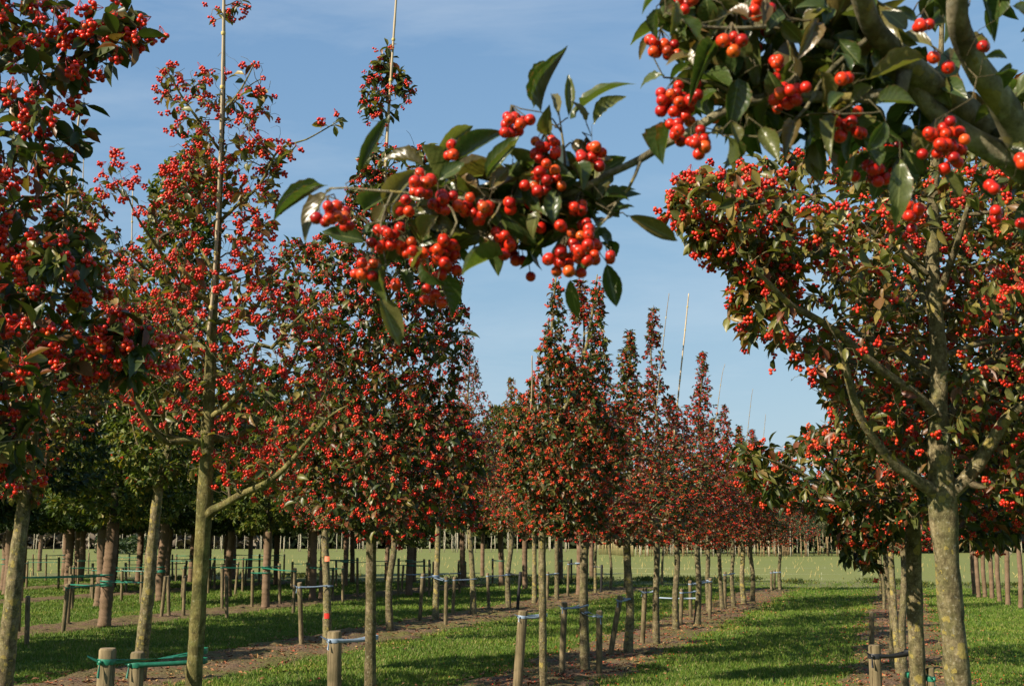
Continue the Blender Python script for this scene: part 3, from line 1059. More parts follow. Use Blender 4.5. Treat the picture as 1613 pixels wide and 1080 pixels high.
# ---- the large forked hawthorn on the right, 6.2 m away
D = 6.2
sk = Skeleton()
px_limb(sk, [(1524, 1372), (1517, 1250), (1509, 1080), (1497, 950), (1489, 850), (1484, 780), (1480, 720), (1478, 650), (1479, 560), (1470, 450), (1470, 330), (1476, 220), (1481, 120), (1484, 20), (1486, -60)],
        [52, 44, 40, 39, 40, 46, 36, 30, 26, 23, 19, 14, 10, 7, 4], D, 0.0, 1.95)
FORK = [
    ([(1484, 782), (1440, 754), (1402, 722), (1376, 690), (1352, 650), (1337, 600), (1326, 555), (1300, 500)], [24, 17, 14, 12, 8], -0.5),
    ([(1480, 665), (1450, 627), (1400, 591), (1360, 560), (1320, 525), (1285, 502), (1245, 480), (1215, 450), (1190, 425), (1160, 395)], [17, 14, 11, 5], -0.7),
    ([(1488, 785), (1530, 745), (1560, 700), (1583, 662), (1615, 635), (1690, 590)], [26, 22, 18, 12], -0.2),
    ([(1478, 595), (1425, 562), (1380, 537), (1345, 520), (1300, 470)], [13, 11, 9, 5], 0.5),
    ([(1479, 565), (1520, 547), (1560, 537), (1620, 522), (1680, 470)], [12, 10, 8, 6], 0.3),
    ([(1472, 490), (1495, 420), (1512, 370), (1532, 300), (1560, 220)], [14, 11, 8, 5], -0.3),
    ([(1476, 520), (1445, 445), (1424, 380), (1400, 300), (1370, 240)], [12, 9, 7, 4], 0.6),
    ([(1470, 440), (1420, 400), (1350, 350), (1270, 310), (1200, 290)], [11, 9, 7, 4], -0.2),
    ([(1480, 640), (1455, 560), (1440, 500), (1436, 420)], [12, 10, 7], 0.9),
    ([(1480, 690), (1520, 610), (1570, 560), (1640, 480)], [12, 9, 6], 0.9),
]
for pts, w, do in FORK:
    px_limb(sk, pts, w, D, do, 1.95)
POLY_RT = [(1060, 285), (1130, 258), (1200, 248), (1260, 232), (1320, 242), (1400, 230), (1500, 200), (1560, 150), (1613, 120), (1760, 100), (1850, 300), (1850, 600), (1760, 830), (1613, 820), (1545, 790), (1500, 730), (1430, 740), (1330, 700), (1260, 605), (1200, 560), (1152, 520), (1142, 440), (1110, 380), (1066, 345), (1035, 335)]
tips = np.concatenate([poly_tips(POLY_RT, 2700, D + 0.1, 1.3, seed=1.0), poly_tips([(1045, 325), (1080, 270), (1160, 260), (1240, 330), (1250, 480), (1170, 520), (1140, 430)], 260, D - 0.3, 0.5)])
sk.grow(carve(tips, sk, [0, 1, 2, 3, 4, 5, 6], 34, 0.92, 330))
sk.grow(poly_tips(widen(POLY_RT, 12), 320, D, 1.3, clump=9), wob=0.18, bare=True, maxlen=0.4)
rt_, org, r = make_tree('large forked hawthorn nearest the right edge, yellow lichen on its thick trunk', P(1524, 1372, D), sk, M_BARK_LICHEN, G_ROW0)
leaf_parts(rt_, org, spray(sk, 3.7, 0.17, 0.072, wr=0.47), M_LEAF_MIX, 300)
cluster_parts(rt_, org, sk, 0.72, 300, M_BERRY, 2, 2)

# ---- the second hawthorn behind it, 8 m away, with its low drooping crown
D = 8.0
sk = Skeleton()
px_limb(sk, [(1450, 1250), (1446, 1080), (1441, 950), (1438, 840), (1437, 790), (1436, 700), (1436, 560), (1438, 400), (1442, 250)], [27, 25, 25, 24, 20, 16, 11, 7, 3], D, 0.0, 1.8)
for pts, w, do in [
    ([(1437, 812), (1410, 806), (1375, 795), (1320, 775), (1250, 740), (1190, 715)], [14, 12, 9, 5], -0.6),
    ([(1437, 800), (1400, 785), (1372, 795), (1355, 830)], [9, 7, 4, 2], -0.9),
    ([(1437, 790), (1480, 770), (1540, 740), (1613, 700)], [12, 9, 6], 0.5),
    ([(1437, 760), (1395, 710), (1350, 690), (1320, 690)], [11, 8, 5], 0.4),
    ([(1436, 720), (1500, 650), (1570, 600)], [10, 8, 5], -0.5),
    ([(1436, 650), (1400, 560), (1370, 480)], [9, 6, 4], 0.4),
    ([(1437, 800), (1450, 790), (1490, 800), (1530, 830)], [9, 7, 4], 0.9)]:
    px_limb(sk, pts, w, D, do, 1.8)
sk.grow(np.concatenate([
    poly_tips([(1140, 715), (1190, 700), (1250, 690), (1310, 655), (1350, 640), (1450, 600), (1613, 560), (1720, 600), (1720, 860), (1613, 850), (1540, 875), (1480, 820), (1420, 815), (1385, 900), (1360, 905), (1335, 885), (1310, 830), (1260, 800), (1205, 790), (1150, 750)], 1200, D, 1.25, seed=2.0),
    poly_tips([(1310, 650), (1330, 420), (1400, 300), (1480, 280), (1560, 330), (1700, 450), (1720, 640)], 900, D + 0.2, 1.0, seed=3.0)]))
rt_, org, r = make_tree('hawthorn just behind the large forked one, low fruiting branch drooping over the lane', P(1450, 1250, D), sk, M_BARK_LICHEN, G_ROW0)
leaf_parts(rt_, org, spray(sk, 4.2, 0.17, 0.085, wr=0.45), M_LEAF_GREEN, 240)
cluster_parts(rt_, org, sk, 0.72, 200, M_BERRY_OR, 2, 1)

# ---- sparse tall hawthorn with a white cane, left, 6.9 m away
D = 6.9
sk = Skeleton()
px_limb(sk, [(300, 1318), (303, 1200), (305, 1080), (310, 1000), (316, 900), (322, 800), (326, 700), (332, 560), (336, 480), (341, 420), (347, 300), (352, 150), (353, 40), (354, -45)], [34, 28, 26, 25, 24, 25, 21, 17, 14, 11, 8, 6, 4, 3], D, 0.0, 1.75)
for pts, w, do in [
    ([(322, 808), (350, 796), (380, 778), (420, 760), (450, 735), (480, 700), (520, 655), (548, 638)], [16, 12, 9, 6, 4], -0.5),
    ([(326, 695), (290, 694), (265, 697), (245, 680), (220, 645), (200, 610), (185, 585)], [12, 9, 8, 5], -0.4),
    ([(268, 697), (255, 650), (235, 600), (213, 565)], [8, 6, 4], -0.5),
    ([(326, 692), (360, 690), (395, 675), (412, 648), (440, 605), (460, 575), (476, 535)], [11, 9, 7, 4], 0.3),
    ([(329, 655), (355, 641), (380, 615), (395, 580), (406, 542), (428, 548), (452, 518), (482, 490), (512, 468)], [9, 8, 6, 3], -0.4),
    ([(336, 475), (300, 459), (275, 450), (250, 435), (225, 420), (200, 395)], [9, 7, 5, 3], -0.3),
    ([(292, 456), (265, 415), (240, 378), (215, 340), (197, 300)], [6, 5, 3], -0.4),
    ([(341, 440), (362, 430), (385, 420), (405, 385), (422, 358)], [7, 6, 4], 0.3),
    ([(336, 510), (375, 497), (405, 482), (425, 440), (470, 400)], [8, 6, 4], -0.2),
    ([(345, 350), (375, 322), (410, 290), (440, 235), (482, 220), (542, 186)], [6, 5, 3, 2], -0.3),
    ([(348, 240), (320, 200), (285, 150), (260, 105)], [5, 4, 2], -0.2),
    ([(350, 180), (380, 140), (402, 98)], [4, 3, 2], 0.2),
    ([(333, 560), (300, 530), (270, 500), (235, 490)], [8, 6, 3], 0.5),
    ([(338, 430), (310, 380), (280, 330), (262, 260)], [6, 5, 3], 0.3)]:
    px_limb(sk, pts, w, D, do, 1.75)
POLY_310 = [(335, 100), (300, 130), (255, 95), (248, 150), (272, 205), (262, 290), (235, 330), (225, 390), (180, 420), (160, 480), (175, 560), (200, 640), (250, 700), (330, 770), (420, 775), (480, 720), (545, 640), (520, 560), (510, 470), (440, 450), (425, 370), (440, 250), (425, 160), (400, 95), (375, 110)]
sk.grow(np.concatenate([carve(poly_tips(POLY_310, 1500, D, 0.9, seed=5.0, clump=0.15), sk, [0, 1, 2, 4, 5], 22, 0.85), poly_tips([(150, 290), (175, 245), (205, 245), (225, 285), (205, 320), (170, 310)], 26, D - 0.4, 0.2),
                        poly_tips([(320, 10), (350, -30), (388, 5), (370, 30), (335, 35)], 16, D, 0.15), poly_tips([(430, 235), (470, 205), (540, 180), (500, 215), (450, 245)], 16, D - 0.3, 0.1)]), wob=0.16)
sk.grow(poly_tips(widen(POLY_310, 22), 520, D, 1.0, clump=9), wob=0.18, bare=True, maxlen=0.45)
rt_, org, r = make_tree('tall thin-leaved hawthorn with olive trunk and long whitish cane up its leader', P(300, 1318, D), sk, M_BARK_OLIVE, G_ROW1)
leaf_parts(rt_, org, spray(sk, 1.4, 0.18, 0.062), M_LEAF_MIX, 180)
cluster_parts(rt_, org, sk, 0.85, 250, M_BERRY, 2, 1, 0.95)
T310 = rt_

# ---- the out-of-frame hawthorn whose crown fills the upper left, 4.6 m away
D = 4.6
sk = Skeleton()
b0 = P(-245, 850, D); b0 = np.array([b0[0], b0[1], 0.0])
ax = lambda z: np.array([b0[0], b0[1], z])
sk.limb([ax(0), ax(1.0), ax(1.8), ax(2.6), ax(3.4), ax(4.2), ax(4.7)], [0.055, 0.048, 0.046, 0.033, 0.024, 0.014, 0.006], 1.7)
for pts, w, do in [
    ([(-245, 720), (-160, 670), (-60, 625), (20, 606), (62, 592), (120, 560), (230, 560)], [30, 22, 17, 12, 5], -0.7),
    ([(-245, 640), (-120, 520), (-30, 400), (40, 330), (120, 290)], [26, 18, 11, 5], -0.6),
    ([(-245, 480), (-120, 380), (-30, 310), (15, 260), (42, 190), (60, 120)], [24, 17, 12, 5], -0.9),
    ([(-245, 330), (-120, 220), (0, 110), (90, 70), (200, 60)], [18, 12, 7, 4], -0.7),
    ([(-245, 760), (-150, 740), (-60, 720), (20, 700), (50, 690)], [20, 14, 9, 5], -1.0),
    ([(-245, 560), (-100, 500), (40, 470), (130, 460)], [20, 12, 5], 0.2),
    ([(-245, 250), (-150, 120), (-60, 20), (30, -40)], [14, 9, 5], -0.4)]:
    px_limb(sk, pts, w, D, do, 1.7)
sk.grow(np.concatenate([
    poly_tips([(-420, -120), (60, -80), (100, 10), (80, 40), (120, 90), (140, 150), (145, 210), (130, 260), (90, 300), (0, 330), (-420, 400)], 620, D - 0.7, 0.75, seed=6.0),
    poly_tips([(85, 70), (150, 15), (200, 8), (222, 50), (232, 72), (180, 100), (110, 95)], 42, D - 0.8, 0.2),
    poly_tips([(-420, 300), (0, 310), (90, 300), (140, 370), (150, 450), (160, 530), (140, 600), (55, 640), (50, 745), (-80, 790), (-420, 760)], 760, D - 0.75, 0.75, seed=7.0),
    poly_tips([(150, 505), (200, 500), (262, 530), (262, 560), (225, 590), (150, 600)], 50, D - 0.8, 0.2)]))
rt_, org, r = make_tree('close hawthorn crown with dense large berries filling the upper left edge, trunk unseen', b0, sk, M_BARK, G_ROW1)
leaf_parts(rt_, org, spray(sk, 3.0, 0.16, 0.068), M_LEAF_GREEN, 300)
cluster_parts(rt_, org, sk, 0.85, 300, M_BERRY, 2, 2, 0.95)

# ---- broad hawthorn at the middle left with a thin cane, 9.2 m
D = 9.2
sk = Skeleton()
px_limb(sk, [(582, 1203), (583, 1080), (584, 950), (585, 830), (588, 700), (592, 560), (597, 450), (603, 330), (608, 230), (613, 150), (615, 80)], [22, 19, 17, 16, 13, 10, 8, 6, 4, 3, 2], D, 0.0, 1.75)
axp = lambda z: np.array([np.interp(z, [0, 1.7, 5.4], [P(582, 1203, D)[0], P(586, 850, D)[0], P(614, 90, D)[0]]), P(586, 850, D)[1], z])
auto_limbs(sk, axp, 1.85, 4.4, 16, lambda z: np.interp(z, [1.8, 2.6, 3.4, 4.0, 5.4], [0.65, 0.65, 0.45, 0.25, 0.1]), 0.022, 0.8, 5)
POLY_583 = [(612, 68), (655, 155), (605, 205), (690, 235), (676, 290), (700, 380), (735, 480), (735, 560), (715, 620), (765, 700), (755, 820), (650, 856), (600, 845), (520, 838), (430, 785), (445, 690), (485, 620), (440, 560), (425, 500), (415, 430), (450, 380), (520, 372), (560, 285), (585, 205), (562, 155), (598, 90)]
sk.grow(poly_tips(POLY_583, 2300, D, 0.95, seed=8.0, clump=0.10))
sk.grow(poly_tips(widen(POLY_583, 14), 320, D, 1.0, clump=9), wob=0.18, bare=True, maxlen=0.4)
rt_, org, r = make_tree('broad dark hawthorn at the middle left, thin cane rising from its narrow top', P(582, 1203, D), sk, M_BARK, G_ROW1)
leaf_parts(rt_, org, spray(sk, 3.6, 0.16, 0.072), M_LEAF_GREEN, 150, T=T_LOW)
cluster_parts(rt_, org, sk, 0.85, 160, M_BERRY, 2, 1, 0.95)

# ---- twin-topped hawthorn in the middle, 13.7 m
D = 13.7
sk = Skeleton()
px_limb(sk, [(856, 1086), (855, 980), (854, 850), (858, 700), (865, 580), (872, 480), (876, 435)], [13, 12, 11.5, 9, 6, 4, 2], D, 0.0, 1.78)
axp = lambda z: np.array([np.interp(z, [0, 1.7, 4.7], [P(856, 1086, D)[0], P(854, 850, D)[0], P(876, 430, D)[0]]), P(854, 850, D)[1], z])
auto_limbs(sk, axp, 1.85, 3.8, 14, lambda z: np.interp(z, [1.8, 2.6, 3.4, 4.6], [0.5, 0.5, 0.3, 0.1]), 0.020, 0.9, 9)
px_limb(sk, [(858, 700), (900, 620), (925, 540), (936, 470), (941, 432)], [7, 6, 4, 2], D, 0.1, 1.8)
sk.grow(poly_tips([(870, 432), (882, 432), (888, 500), (896, 555), (918, 580), (930, 520), (936, 432), (945, 432), (950, 500), (958, 560), (966, 610), (985, 690), (975, 775), (950, 830), (870, 845), (822, 830), (802, 770), (788, 700), (805, 640), (838, 590), (855, 540), (864, 480)], 1900, D, 0.9, seed=9.0, clump=0.10))
rt_, org, r = make_tree('dense round hawthorn in the middle with two pointed tops above its crown', P(856, 1086, D), sk, M_BARK_LICHEN, G_ROW1)
leaf_parts(rt_, org, spray(sk, 3.8, 0.15, 0.070), M_LEAF_GREEN, 60, T=T_LOW)
cluster_parts(rt_, org, sk, 0.85, 80, M_BERRY_OR, 1, 1, 0.95)
# ---- yellow-green hawthorn, second row, leaning trunk with lichen, 14.6 m
D = 14.6
sk = Skeleton()
px_limb(sk, [(219, 1071), (226, 1000), (234, 930), (241, 850), (250, 770), (268, 690), (285, 560), (300, 420), (308, 300), (312, 215)], [23, 21, 19, 17, 15, 11, 8, 6, 4, 2], D, 0.0, 2.1)
px_limb(sk, [(249, 780), (238, 745), (215, 690), (200, 620)], [9, 7, 4], D, -0.4, 2.1)
px_limb(sk, [(252, 765), (290, 730), (330, 690), (350, 620)], [9, 7, 4], D, 0.4, 2.1)
axp = lambda z: np.array([np.interp(z, [0, 2.3, 6.4], [P(219, 1071, D)[0], P(250, 770, D)[0], P(311, 230, D)[0]]), P(250, 770, D)[1], z])
auto_limbs(sk, axp, 2.4, 5.6, 12, lambda z: np.interp(z, [2.3, 3.5, 5, 6.5], [0.7, 0.7, 0.4, 0.1]), 0.022, 0.8, 19)
sk.grow(poly_tips([(265, 250), (310, 205), (345, 260), (345, 420), (360, 520), (400, 620), (380, 720), (320, 755), (210, 770), (165, 700), (180, 580), (225, 470), (235, 300)], 1500, D, 1.2, seed=10.0))
rt_, org, r = make_tree('yellow-green hawthorn with leaning lichen-spotted trunk, behind the tall olive-trunked one', P(219, 1071, D), sk, M_BARK_LICHEN, G_ROW2)
leaf_parts(rt_, org, spray(sk, 7.0, 0.17, 0.085), M_LEAF_LIME, 0)
cluster_parts(rt_, org, sk, 0.10, 0, M_BERRY, 1, 1, 0.9)

# ---- lichen-trunked hawthorn at the left edge, second row, 12.2 m
D = 12.2
sk = Skeleton()
px_limb(sk, [(3, 1114), (12, 1020), (22, 920), (33, 830), (41, 770), (60, 640), (80, 500), (98, 380), (106, 290)], [29, 27, 24, 22, 19, 13, 9, 6, 3], D, 0.0, 2.1)
axp = lambda z: np.array([np.interp(z, [0, 2.2, 5.3], [P(3, 1114, D)[0], P(41, 770, D)[0], P(106, 290, D)[0]]), P(41, 770, D)[1], z])
auto_limbs(sk, axp, 2.3, 4.8, 12, lambda z: np.interp(z, [2.3, 3.2, 4.2, 5.4], [0.9, 1.0, 0.8, 0.2]), 0.024, 0.7, 29)
sk.grow(poly_tips([(-110, 380), (30, 310), (100, 270), (150, 300), (190, 360), (235, 420), (230, 560), (190, 640), (110, 700), (60, 790), (-110, 770)], 1300, D, 1.1, seed=11.0))
rt_, org, r = make_tree('hawthorn at the left edge, thick grey trunk dotted with yellow lichen', P(3, 1114, D), sk, M_BARK_LICHEN, G_ROW2)
leaf_parts(rt_, org, spray(sk, 5.5, 0.17, 0.085), M_LEAF_MIX, 0)
cluster_parts(rt_, org, sk, 0.6, 0, M_BERRY, 1, 1, 0.95)

# ---- the close hawthorn overhead, upper right: its trunk stands outside the frame
D = 1.5
sk = Skeleton()
b0 = P(1960, 560, 2.0); b0 = np.array([b0[0], b0[1], 0.0])
sk.limb([b0, b0 + [0, 0, 0.9], b0 + [0, 0, 1.55], b0 + [-0.03, 0.0, 1.95], b0 + [0.02, 0.05, 2.6], b0 + [0.0, 0.1, 3.4]], [0.062, 0.055, 0.055, 0.042, 0.03, 0.012], 1.6, step=0.04)
def nl(pts, w, d0, d1):
    k = len(pts)
    ds = np.linspace(d0, d1, k)
    q = [P(u, v, dd) for (u, v), dd in zip(pts, ds)]
    ww = np.interp(np.linspace(0, 1, k), np.linspace(0, 1, len(w)), w)
    return sk.limb(q, ww * 0.5 * ds / F, 1.6, step=0.02)
nl([(1960, 470), (1800, 370), (1680, 300), (1605, 250), (1560, 212), (1505, 165), (1450, 120), (1405, 80), (1370, 35), (1352, -30), (1345, -110)], [75, 66, 62, 58, 46, 40, 32, 30], 2.0, 1.45)
nl([(1620, 262), (1600, 205), (1570, 150), (1535, 100), (1512, 50), (1508, 0), (1515, -80)], [50, 48, 42, 36, 34, 30], 1.72, 1.5)
nl([(1600, 255), (1540, 225), (1480, 185), (1440, 140), (1400, 110), (1330, 78), (1290, 66), (1240, 40), (1190, -20)], [44, 36, 28, 20, 16, 12, 8], 1.72, 1.6)
BR = nl([(1445, 145), (1390, 150), (1320, 155), (1240, 150), (1180, 160), (1128, 182), (1090, 205), (1050, 226), (1010, 250), (960, 274), (920, 296), (860, 315), (790, 318), (720, 312), (650, 305), (590, 300), (545, 296), (518, 297)], [22, 20, 17, 15, 13, 12, 10, 8, 6, 4, 3], 1.62, 1.62)
nl([(1006, 252), (1001, 275), (990, 297), (972, 318), (955, 345), (930, 372), (900, 392)], [6, 5, 4, 3, 2], 1.62, 1.56)
nl([(1340, 82), (1300, 120), (1270, 170), (1240, 200)], [9, 7, 4], 1.6, 1.5)
nl([(1480, 180), (1450, 230), (1410, 260), (1400, 300)], [9, 7, 4], 1.68, 1.6)
nl([(1240, 40), (1160, 45), (1090, 40), (1050, 20)], [8, 6, 3], 1.55, 1.5)
nl([(1180, 160), (1120, 130), (1075, 125), (1045, 122)], [7, 5, 3], 1.62, 1.6)
nl([(880, 310), (890, 260), (885, 210), (880, 175)], [5, 4, 2], 1.62, 1.6)
nl([(700, 310), (720, 350), (700, 390), (690, 440)], [5, 4, 2], 1.62, 1.58)
nl([(620, 302), (600, 350), (605, 400), (610, 430)], [4, 3, 2], 1.62, 1.58)
nl([(800, 318), (770, 350), (780, 380)], [4, 2], 1.62, 1.58)

# leaves traced one by one: base, tip, width (photo pixels); depth about 1.6 m
LV = [(565, 278, 607, 183, 26), (518, 292, 427, 322, 22), (518, 298, 467, 342, 40), (672, 262, 605, 238, 36), (678, 262, 745, 192, 28), (715, 262, 780, 200, 40), (690, 285, 728, 255, 30), (765, 285, 800, 232, 26), (770, 300, 800, 262, 30),
      (838, 172, 870, 112, 15), (852, 177, 872, 78, 13), (879, 186, 875, 127, 18), (895, 186, 897, 118, 20), (898, 188, 951, 104, 40), (932, 197, 978, 145, 30), (924, 195, 918, 160, 22), (862, 215, 860, 178, 30), (808, 250, 811, 211, 18),
      (770, 308, 838, 243, 44), (767, 280, 806, 213, 26), (900, 258, 925, 288, 32), (902, 318, 956, 288, 32), (872, 356, 870, 295, 34), (915, 345, 960, 318, 42), (950, 310, 990, 303, 32), (966, 338, 988, 322, 26), (985, 338, 1068, 377, 32),
      (797, 347, 725, 376, 40), (780, 325, 845, 374, 46), (797, 403, 727, 400, 32), (902, 372, 846, 388, 24), (898, 436, 904, 500, 27), (955, 412, 970, 481, 36), (931, 360, 978, 378, 38), (945, 380, 976, 402, 24), (684, 430, 724, 488, 44),
      (580, 382, 512, 362, 34), (655, 328, 697, 352, 42), (612, 415, 595, 466, 40), (596, 465, 632, 539, 40), (600, 366, 566, 360, 24), (612, 342, 654, 262, 38), (572, 332, 606, 302, 36), (622, 348, 652, 320, 34), (630, 425, 648, 452, 26),
      (740, 300, 760, 340, 36), (690, 340, 660, 372, 36), (720, 330, 700, 365, 34), (850, 330, 828, 362, 34), (640, 345, 668, 378, 34), (880, 290, 862, 318, 30), (735, 285, 700, 262, 30), (670, 390, 640, 420, 32), (820, 300, 845, 270, 30),
      (930, 300, 975, 340, 34), (890, 330, 930, 312, 30), (690, 300, 650, 282, 30), (610, 320, 590, 352, 34), (760, 372, 795, 395, 30), (900, 220, 930, 250, 26), (660, 410, 690, 452, 30)]
# upper right mass
LV += [(1194, 20, 1190, 142, 34), (1163, 122, 1156, 190, 48), (1133, 80, 1088, 133, 24), (1363, 125, 1452, 103, 36), (1338, 163, 1374, 142, 30), (1376, 165, 1440, 148, 42), (1304, 172, 1328, 140, 26), (1340, 116, 1336, 74, 18), (1418, 250, 1422, 324, 44), (1338, 290, 1342, 246, 22),
       (1273, 170, 1284, 236, 44), (1197, 198, 1228, 258, 36), (1152, 190, 1160, 224, 24), (1145, 212, 1156, 264, 24), (1052, 186, 1058, 266, 25), (1046, 118, 1004, 122, 24), (1028, 57, 1006, 86, 14), (1034, 10, 1042, 66, 16), (1065, 0, 1070, 40, 24), (1112, -5, 1118, 36, 40), (1072, 22, 1092, 60, 30),
       (1402, 16, 1452, 22, 26), (1204, 0, 1214, 18, 26), (1548, 92, 1590, 86, 18), (1548, -4, 1568, 48, 28), (1592, 10, 1625, 24, 30), (1585, 236, 1625, 244, 26), (1566, 118, 1594, 126, 18), (1230, 30, 1262, 68, 32), (1290, 30, 1268, 78, 34), (1180, 30, 1150, 10, 34), (1130, 140, 1100, 170, 34),
       (1210, 110, 1230, 160, 34), (1250, 90, 1240, 140, 34), (1320, 60, 1350, 100, 30), (1290, 110, 1310, 165, 36), (1180, 90, 1160, 60, 30), (1100, 60, 1130, 90, 34), (1255, 190, 1238, 230, 32), (1320, 180, 1300, 225, 30), (1395, 190, 1372, 235, 34), (1440, 200, 1462, 250, 34), (1360, 215, 1380, 262, 34),
       (1460, 40, 1490, 20, 28), (1430, 50, 1400, 10, 34), (1380, 40, 1330, 10, 34), (1310, 20, 1280, -10, 34), (1240, 20, 1210, 40, 30), (1150, 20, 1120, 50, 30), (1090, 90, 1060, 80, 26), (1140, 215, 1110, 190, 30), (1215, 160, 1190, 195, 34), (1480, 260, 1500, 310, 30), (1530, 270, 1560, 310, 26), (1450, 280, 1430, 240, 28)]
CLS = [(617, 385, 13, 30), (660, 295, 8, 26), (700, 318, 6, 18), (520, 338, 6, 22), (580, 430, 6, 22), (700, 415, 9, 24), (680, 468, 5, 18), (626, 446, 2, 8), (714, 240, 3, 12), (700, 383, 4, 16), (760, 336, 5, 18), (790, 380, 7, 24), (811, 198, 9, 26), (863, 233, 9, 24), (931, 245, 8, 22), (858, 282, 11, 28), (911, 327, 4, 16), (924, 354, 2, 8),
       (890, 405, 13, 30), (930, 392, 10, 26), (958, 405, 2, 8), (886, 358, 2, 10), (640, 330, 4, 18), (545, 345, 4, 16), (650, 400, 5, 20), (735, 330, 4, 18),
       (1152, 68, 5, 26), (1042, 75, 8, 22), (1065, 163, 17, 38), (1103, 220, 6, 24), (1065, 212, 4, 14), (1335, 125, 3, 14), (1335, 200, 11, 30), (1224, 106, 4, 18), (1232, 163, 3, 14), (1452, 40, 4, 16), (1471, 91, 1, 1), (1494, 106, 1, 1), (1548, 74, 2, 10), (1490, 225, 16, 44), (1441, 335, 6, 22), (1380, 270, 6, 26), (1562, 298, 2, 10), (1570, 335, 3, 16),
       (1608, 255, 2, 8), (1247, 148, 8, 26), (1190, 10, 5, 22), (1085, 6, 5, 22), (1610, 353, 2, 8)]
nb_, nd_, nn_, nl_, nw_, nt_ = [], [], [], [], [], []
def near_depth(u):
    return 1.62 if u < 1050 else 1.52
for (u0, v0, u1, v1, w) in LV:
    d0 = near_depth(u0) + rng.normal(0, 0.045); dt = rng.normal(-0.01, 0.022)
    a = P(u0, v0, d0); t = P(u1, v1, d0 + dt)
    nb_.append(a); nd_.append(t - a); nl_.append(np.linalg.norm(t - a) * 1.04); nw_.append(w * d0 / F * 0.84)
    nn_.append(nz(-FW + np.array([0, 0, 0.35]) + TO_SUN * 0.25 + rng.normal(0, 0.38, 3)))
    nt_.append(a)
n_traced = len(nb_)
berry_c, berry_r, hubs = [], [], []
for (u, v, k, spread) in CLS:
    d0 = near_depth(u) + (-0.045 if u < 1050 else 0.0) + rng.normal(0, 0.03)
    hub = P(u + rng.normal(0, 4), v - spread * 0.7 - 14, d0 + 0.03)
    hubs.append(hub)
    got = []
    tries = 0
    k = int(round(k * 1.3)) if k > 3 else k
    while len(got) < k and tries < 2000:
        tries += 1
        rr = 0.0077 * rng.uniform(0.86, 1.12)
        p = P(u + rng.normal(0, 0.36) * spread, v + rng.normal(0, 0.31) * spread, d0 + rng.normal(0, 0.010))
        if all(np.linalg.norm(p - q) > rr + q2 - 0.0012 for q, q2 in got):
            got.append((p, rr))
    for p, rr in got:
        berry_c.append((p, rr, hub))
# the twigs that carry them, and more twigs inside the crown overhead
fill = np.concatenate([
    poly_tips([(1025, -60), (1035, 40), (1080, 110), (1140, 185), (1230, 220), (1330, 235), (1430, 260), (1440, 170), (1400, 60), (1360, -60)], 165, 1.70, 0.12, clump=9),
    poly_tips([(1380, -60), (1430, 60), (1500, 200), (1560, 290), (1680, 350), (1760, 200), (1700, -80)], 22, 1.8, 0.12, clump=9),
    poly_tips([(1000, -300), (1450, -300), (1380, -20), (1020, -20)], 22, 1.8, 0.4, clump=9),
    poly_tips([(560, 300), (700, 270), (860, 260), (960, 290), (930, 380), (760, 370), (620, 400)], 48, 1.67, 0.05, clump=9)])
sk.grow(np.concatenate([np.array(nt_), np.array(hubs), fill]), wob=0.10, up=0.0, seg=0.025)
rt_, org, r = make_tree('very close hawthorn overhead at the upper right, fruiting branch reaching across the sky', b0, sk, M_BARK_PALE, G_ROW0, r=sk.radii(0.0011, 0.42))
# leaves of the filler twigs
fset = {tuple(np.round(f, 5)) for f in fill}
sk2 = Skeleton(); sk2.P, sk2.tips = sk.P, [ch for ch in sk.tips if tuple(np.round(sk.P[ch[-1]], 5)) in fset]
fb, fd, fn, fl, fw_ = spray(sk2, 5.0, 0.08, 0.056, 0.010, 0.5, 0.3)
base = np.concatenate([np.array(nb_), fb]); dirs = np.concatenate([np.array(nd_), fd]); nor = np.concatenate([np.array(nn_), fn])
ln = np.concatenate([np.array(nl_), fl]); wd = np.concatenate([np.array(nw_), fw_])
pref = np.zeros(len(base)); pref[:n_traced] = 1.0
leaf_parts(rt_, org, (base, dirs, nor, ln, wd), M_LEAF_NEAR, 300, 'near', T_MIDS[1], prefer=pref)
# berries one by one, each on its stalk
extra = [ch for ch in sk2.tips if rng.random() < 0.07]
for ch in extra:
    h = sk.P[ch[-1]]
    for k in range(int(rng.integers(3, 7))):
        berry_c.append((h + rng.normal(0, 0.013, 3) + np.array([0, 0, -0.03]), 0.0085 * rng.uniform(0.85, 1.1), h))
mbs = MB(); rest = MB()
bc = np.array([x[0] for x in berry_c])
vis, dd = in_frame(bc)
n_obj = 0
for i, (p, rr, hub) in enumerate(berry_c):
    z = nz(hub - p + rng.normal(0, 0.008, 3))
    if vis[i] and n_obj < 300:
        x = nz(np.cross(z, np.array([rng.normal(), rng.normal(), 0.3]))); y = np.cross(z, x)
        o = link('berry', BERRY[int(rng.integers(4))], rt_)
        o.matrix_basis = basis(x * rr, y * rr, z * rr, p - org)
        n_obj += 1
    else:
        spheres_into(rest, (p - org)[None], np.array([rr]), 2)
    mid = (p + hub) / 2 + rng.normal(0, 0.003, 3)
    tubes(mbs, np.array([p + z * rr * 0.95, mid, hub]) - org, np.array([0.0007, 0.0007, 0.0010]), 4, cap=False)
link('berry_stalks', mbs.mesh('berry_stalks', M_TWIG), rt_, 'stuff')
if rest.n:
    link('berries', rest.mesh('berries', M_BERRY), rt_, 'stuff')

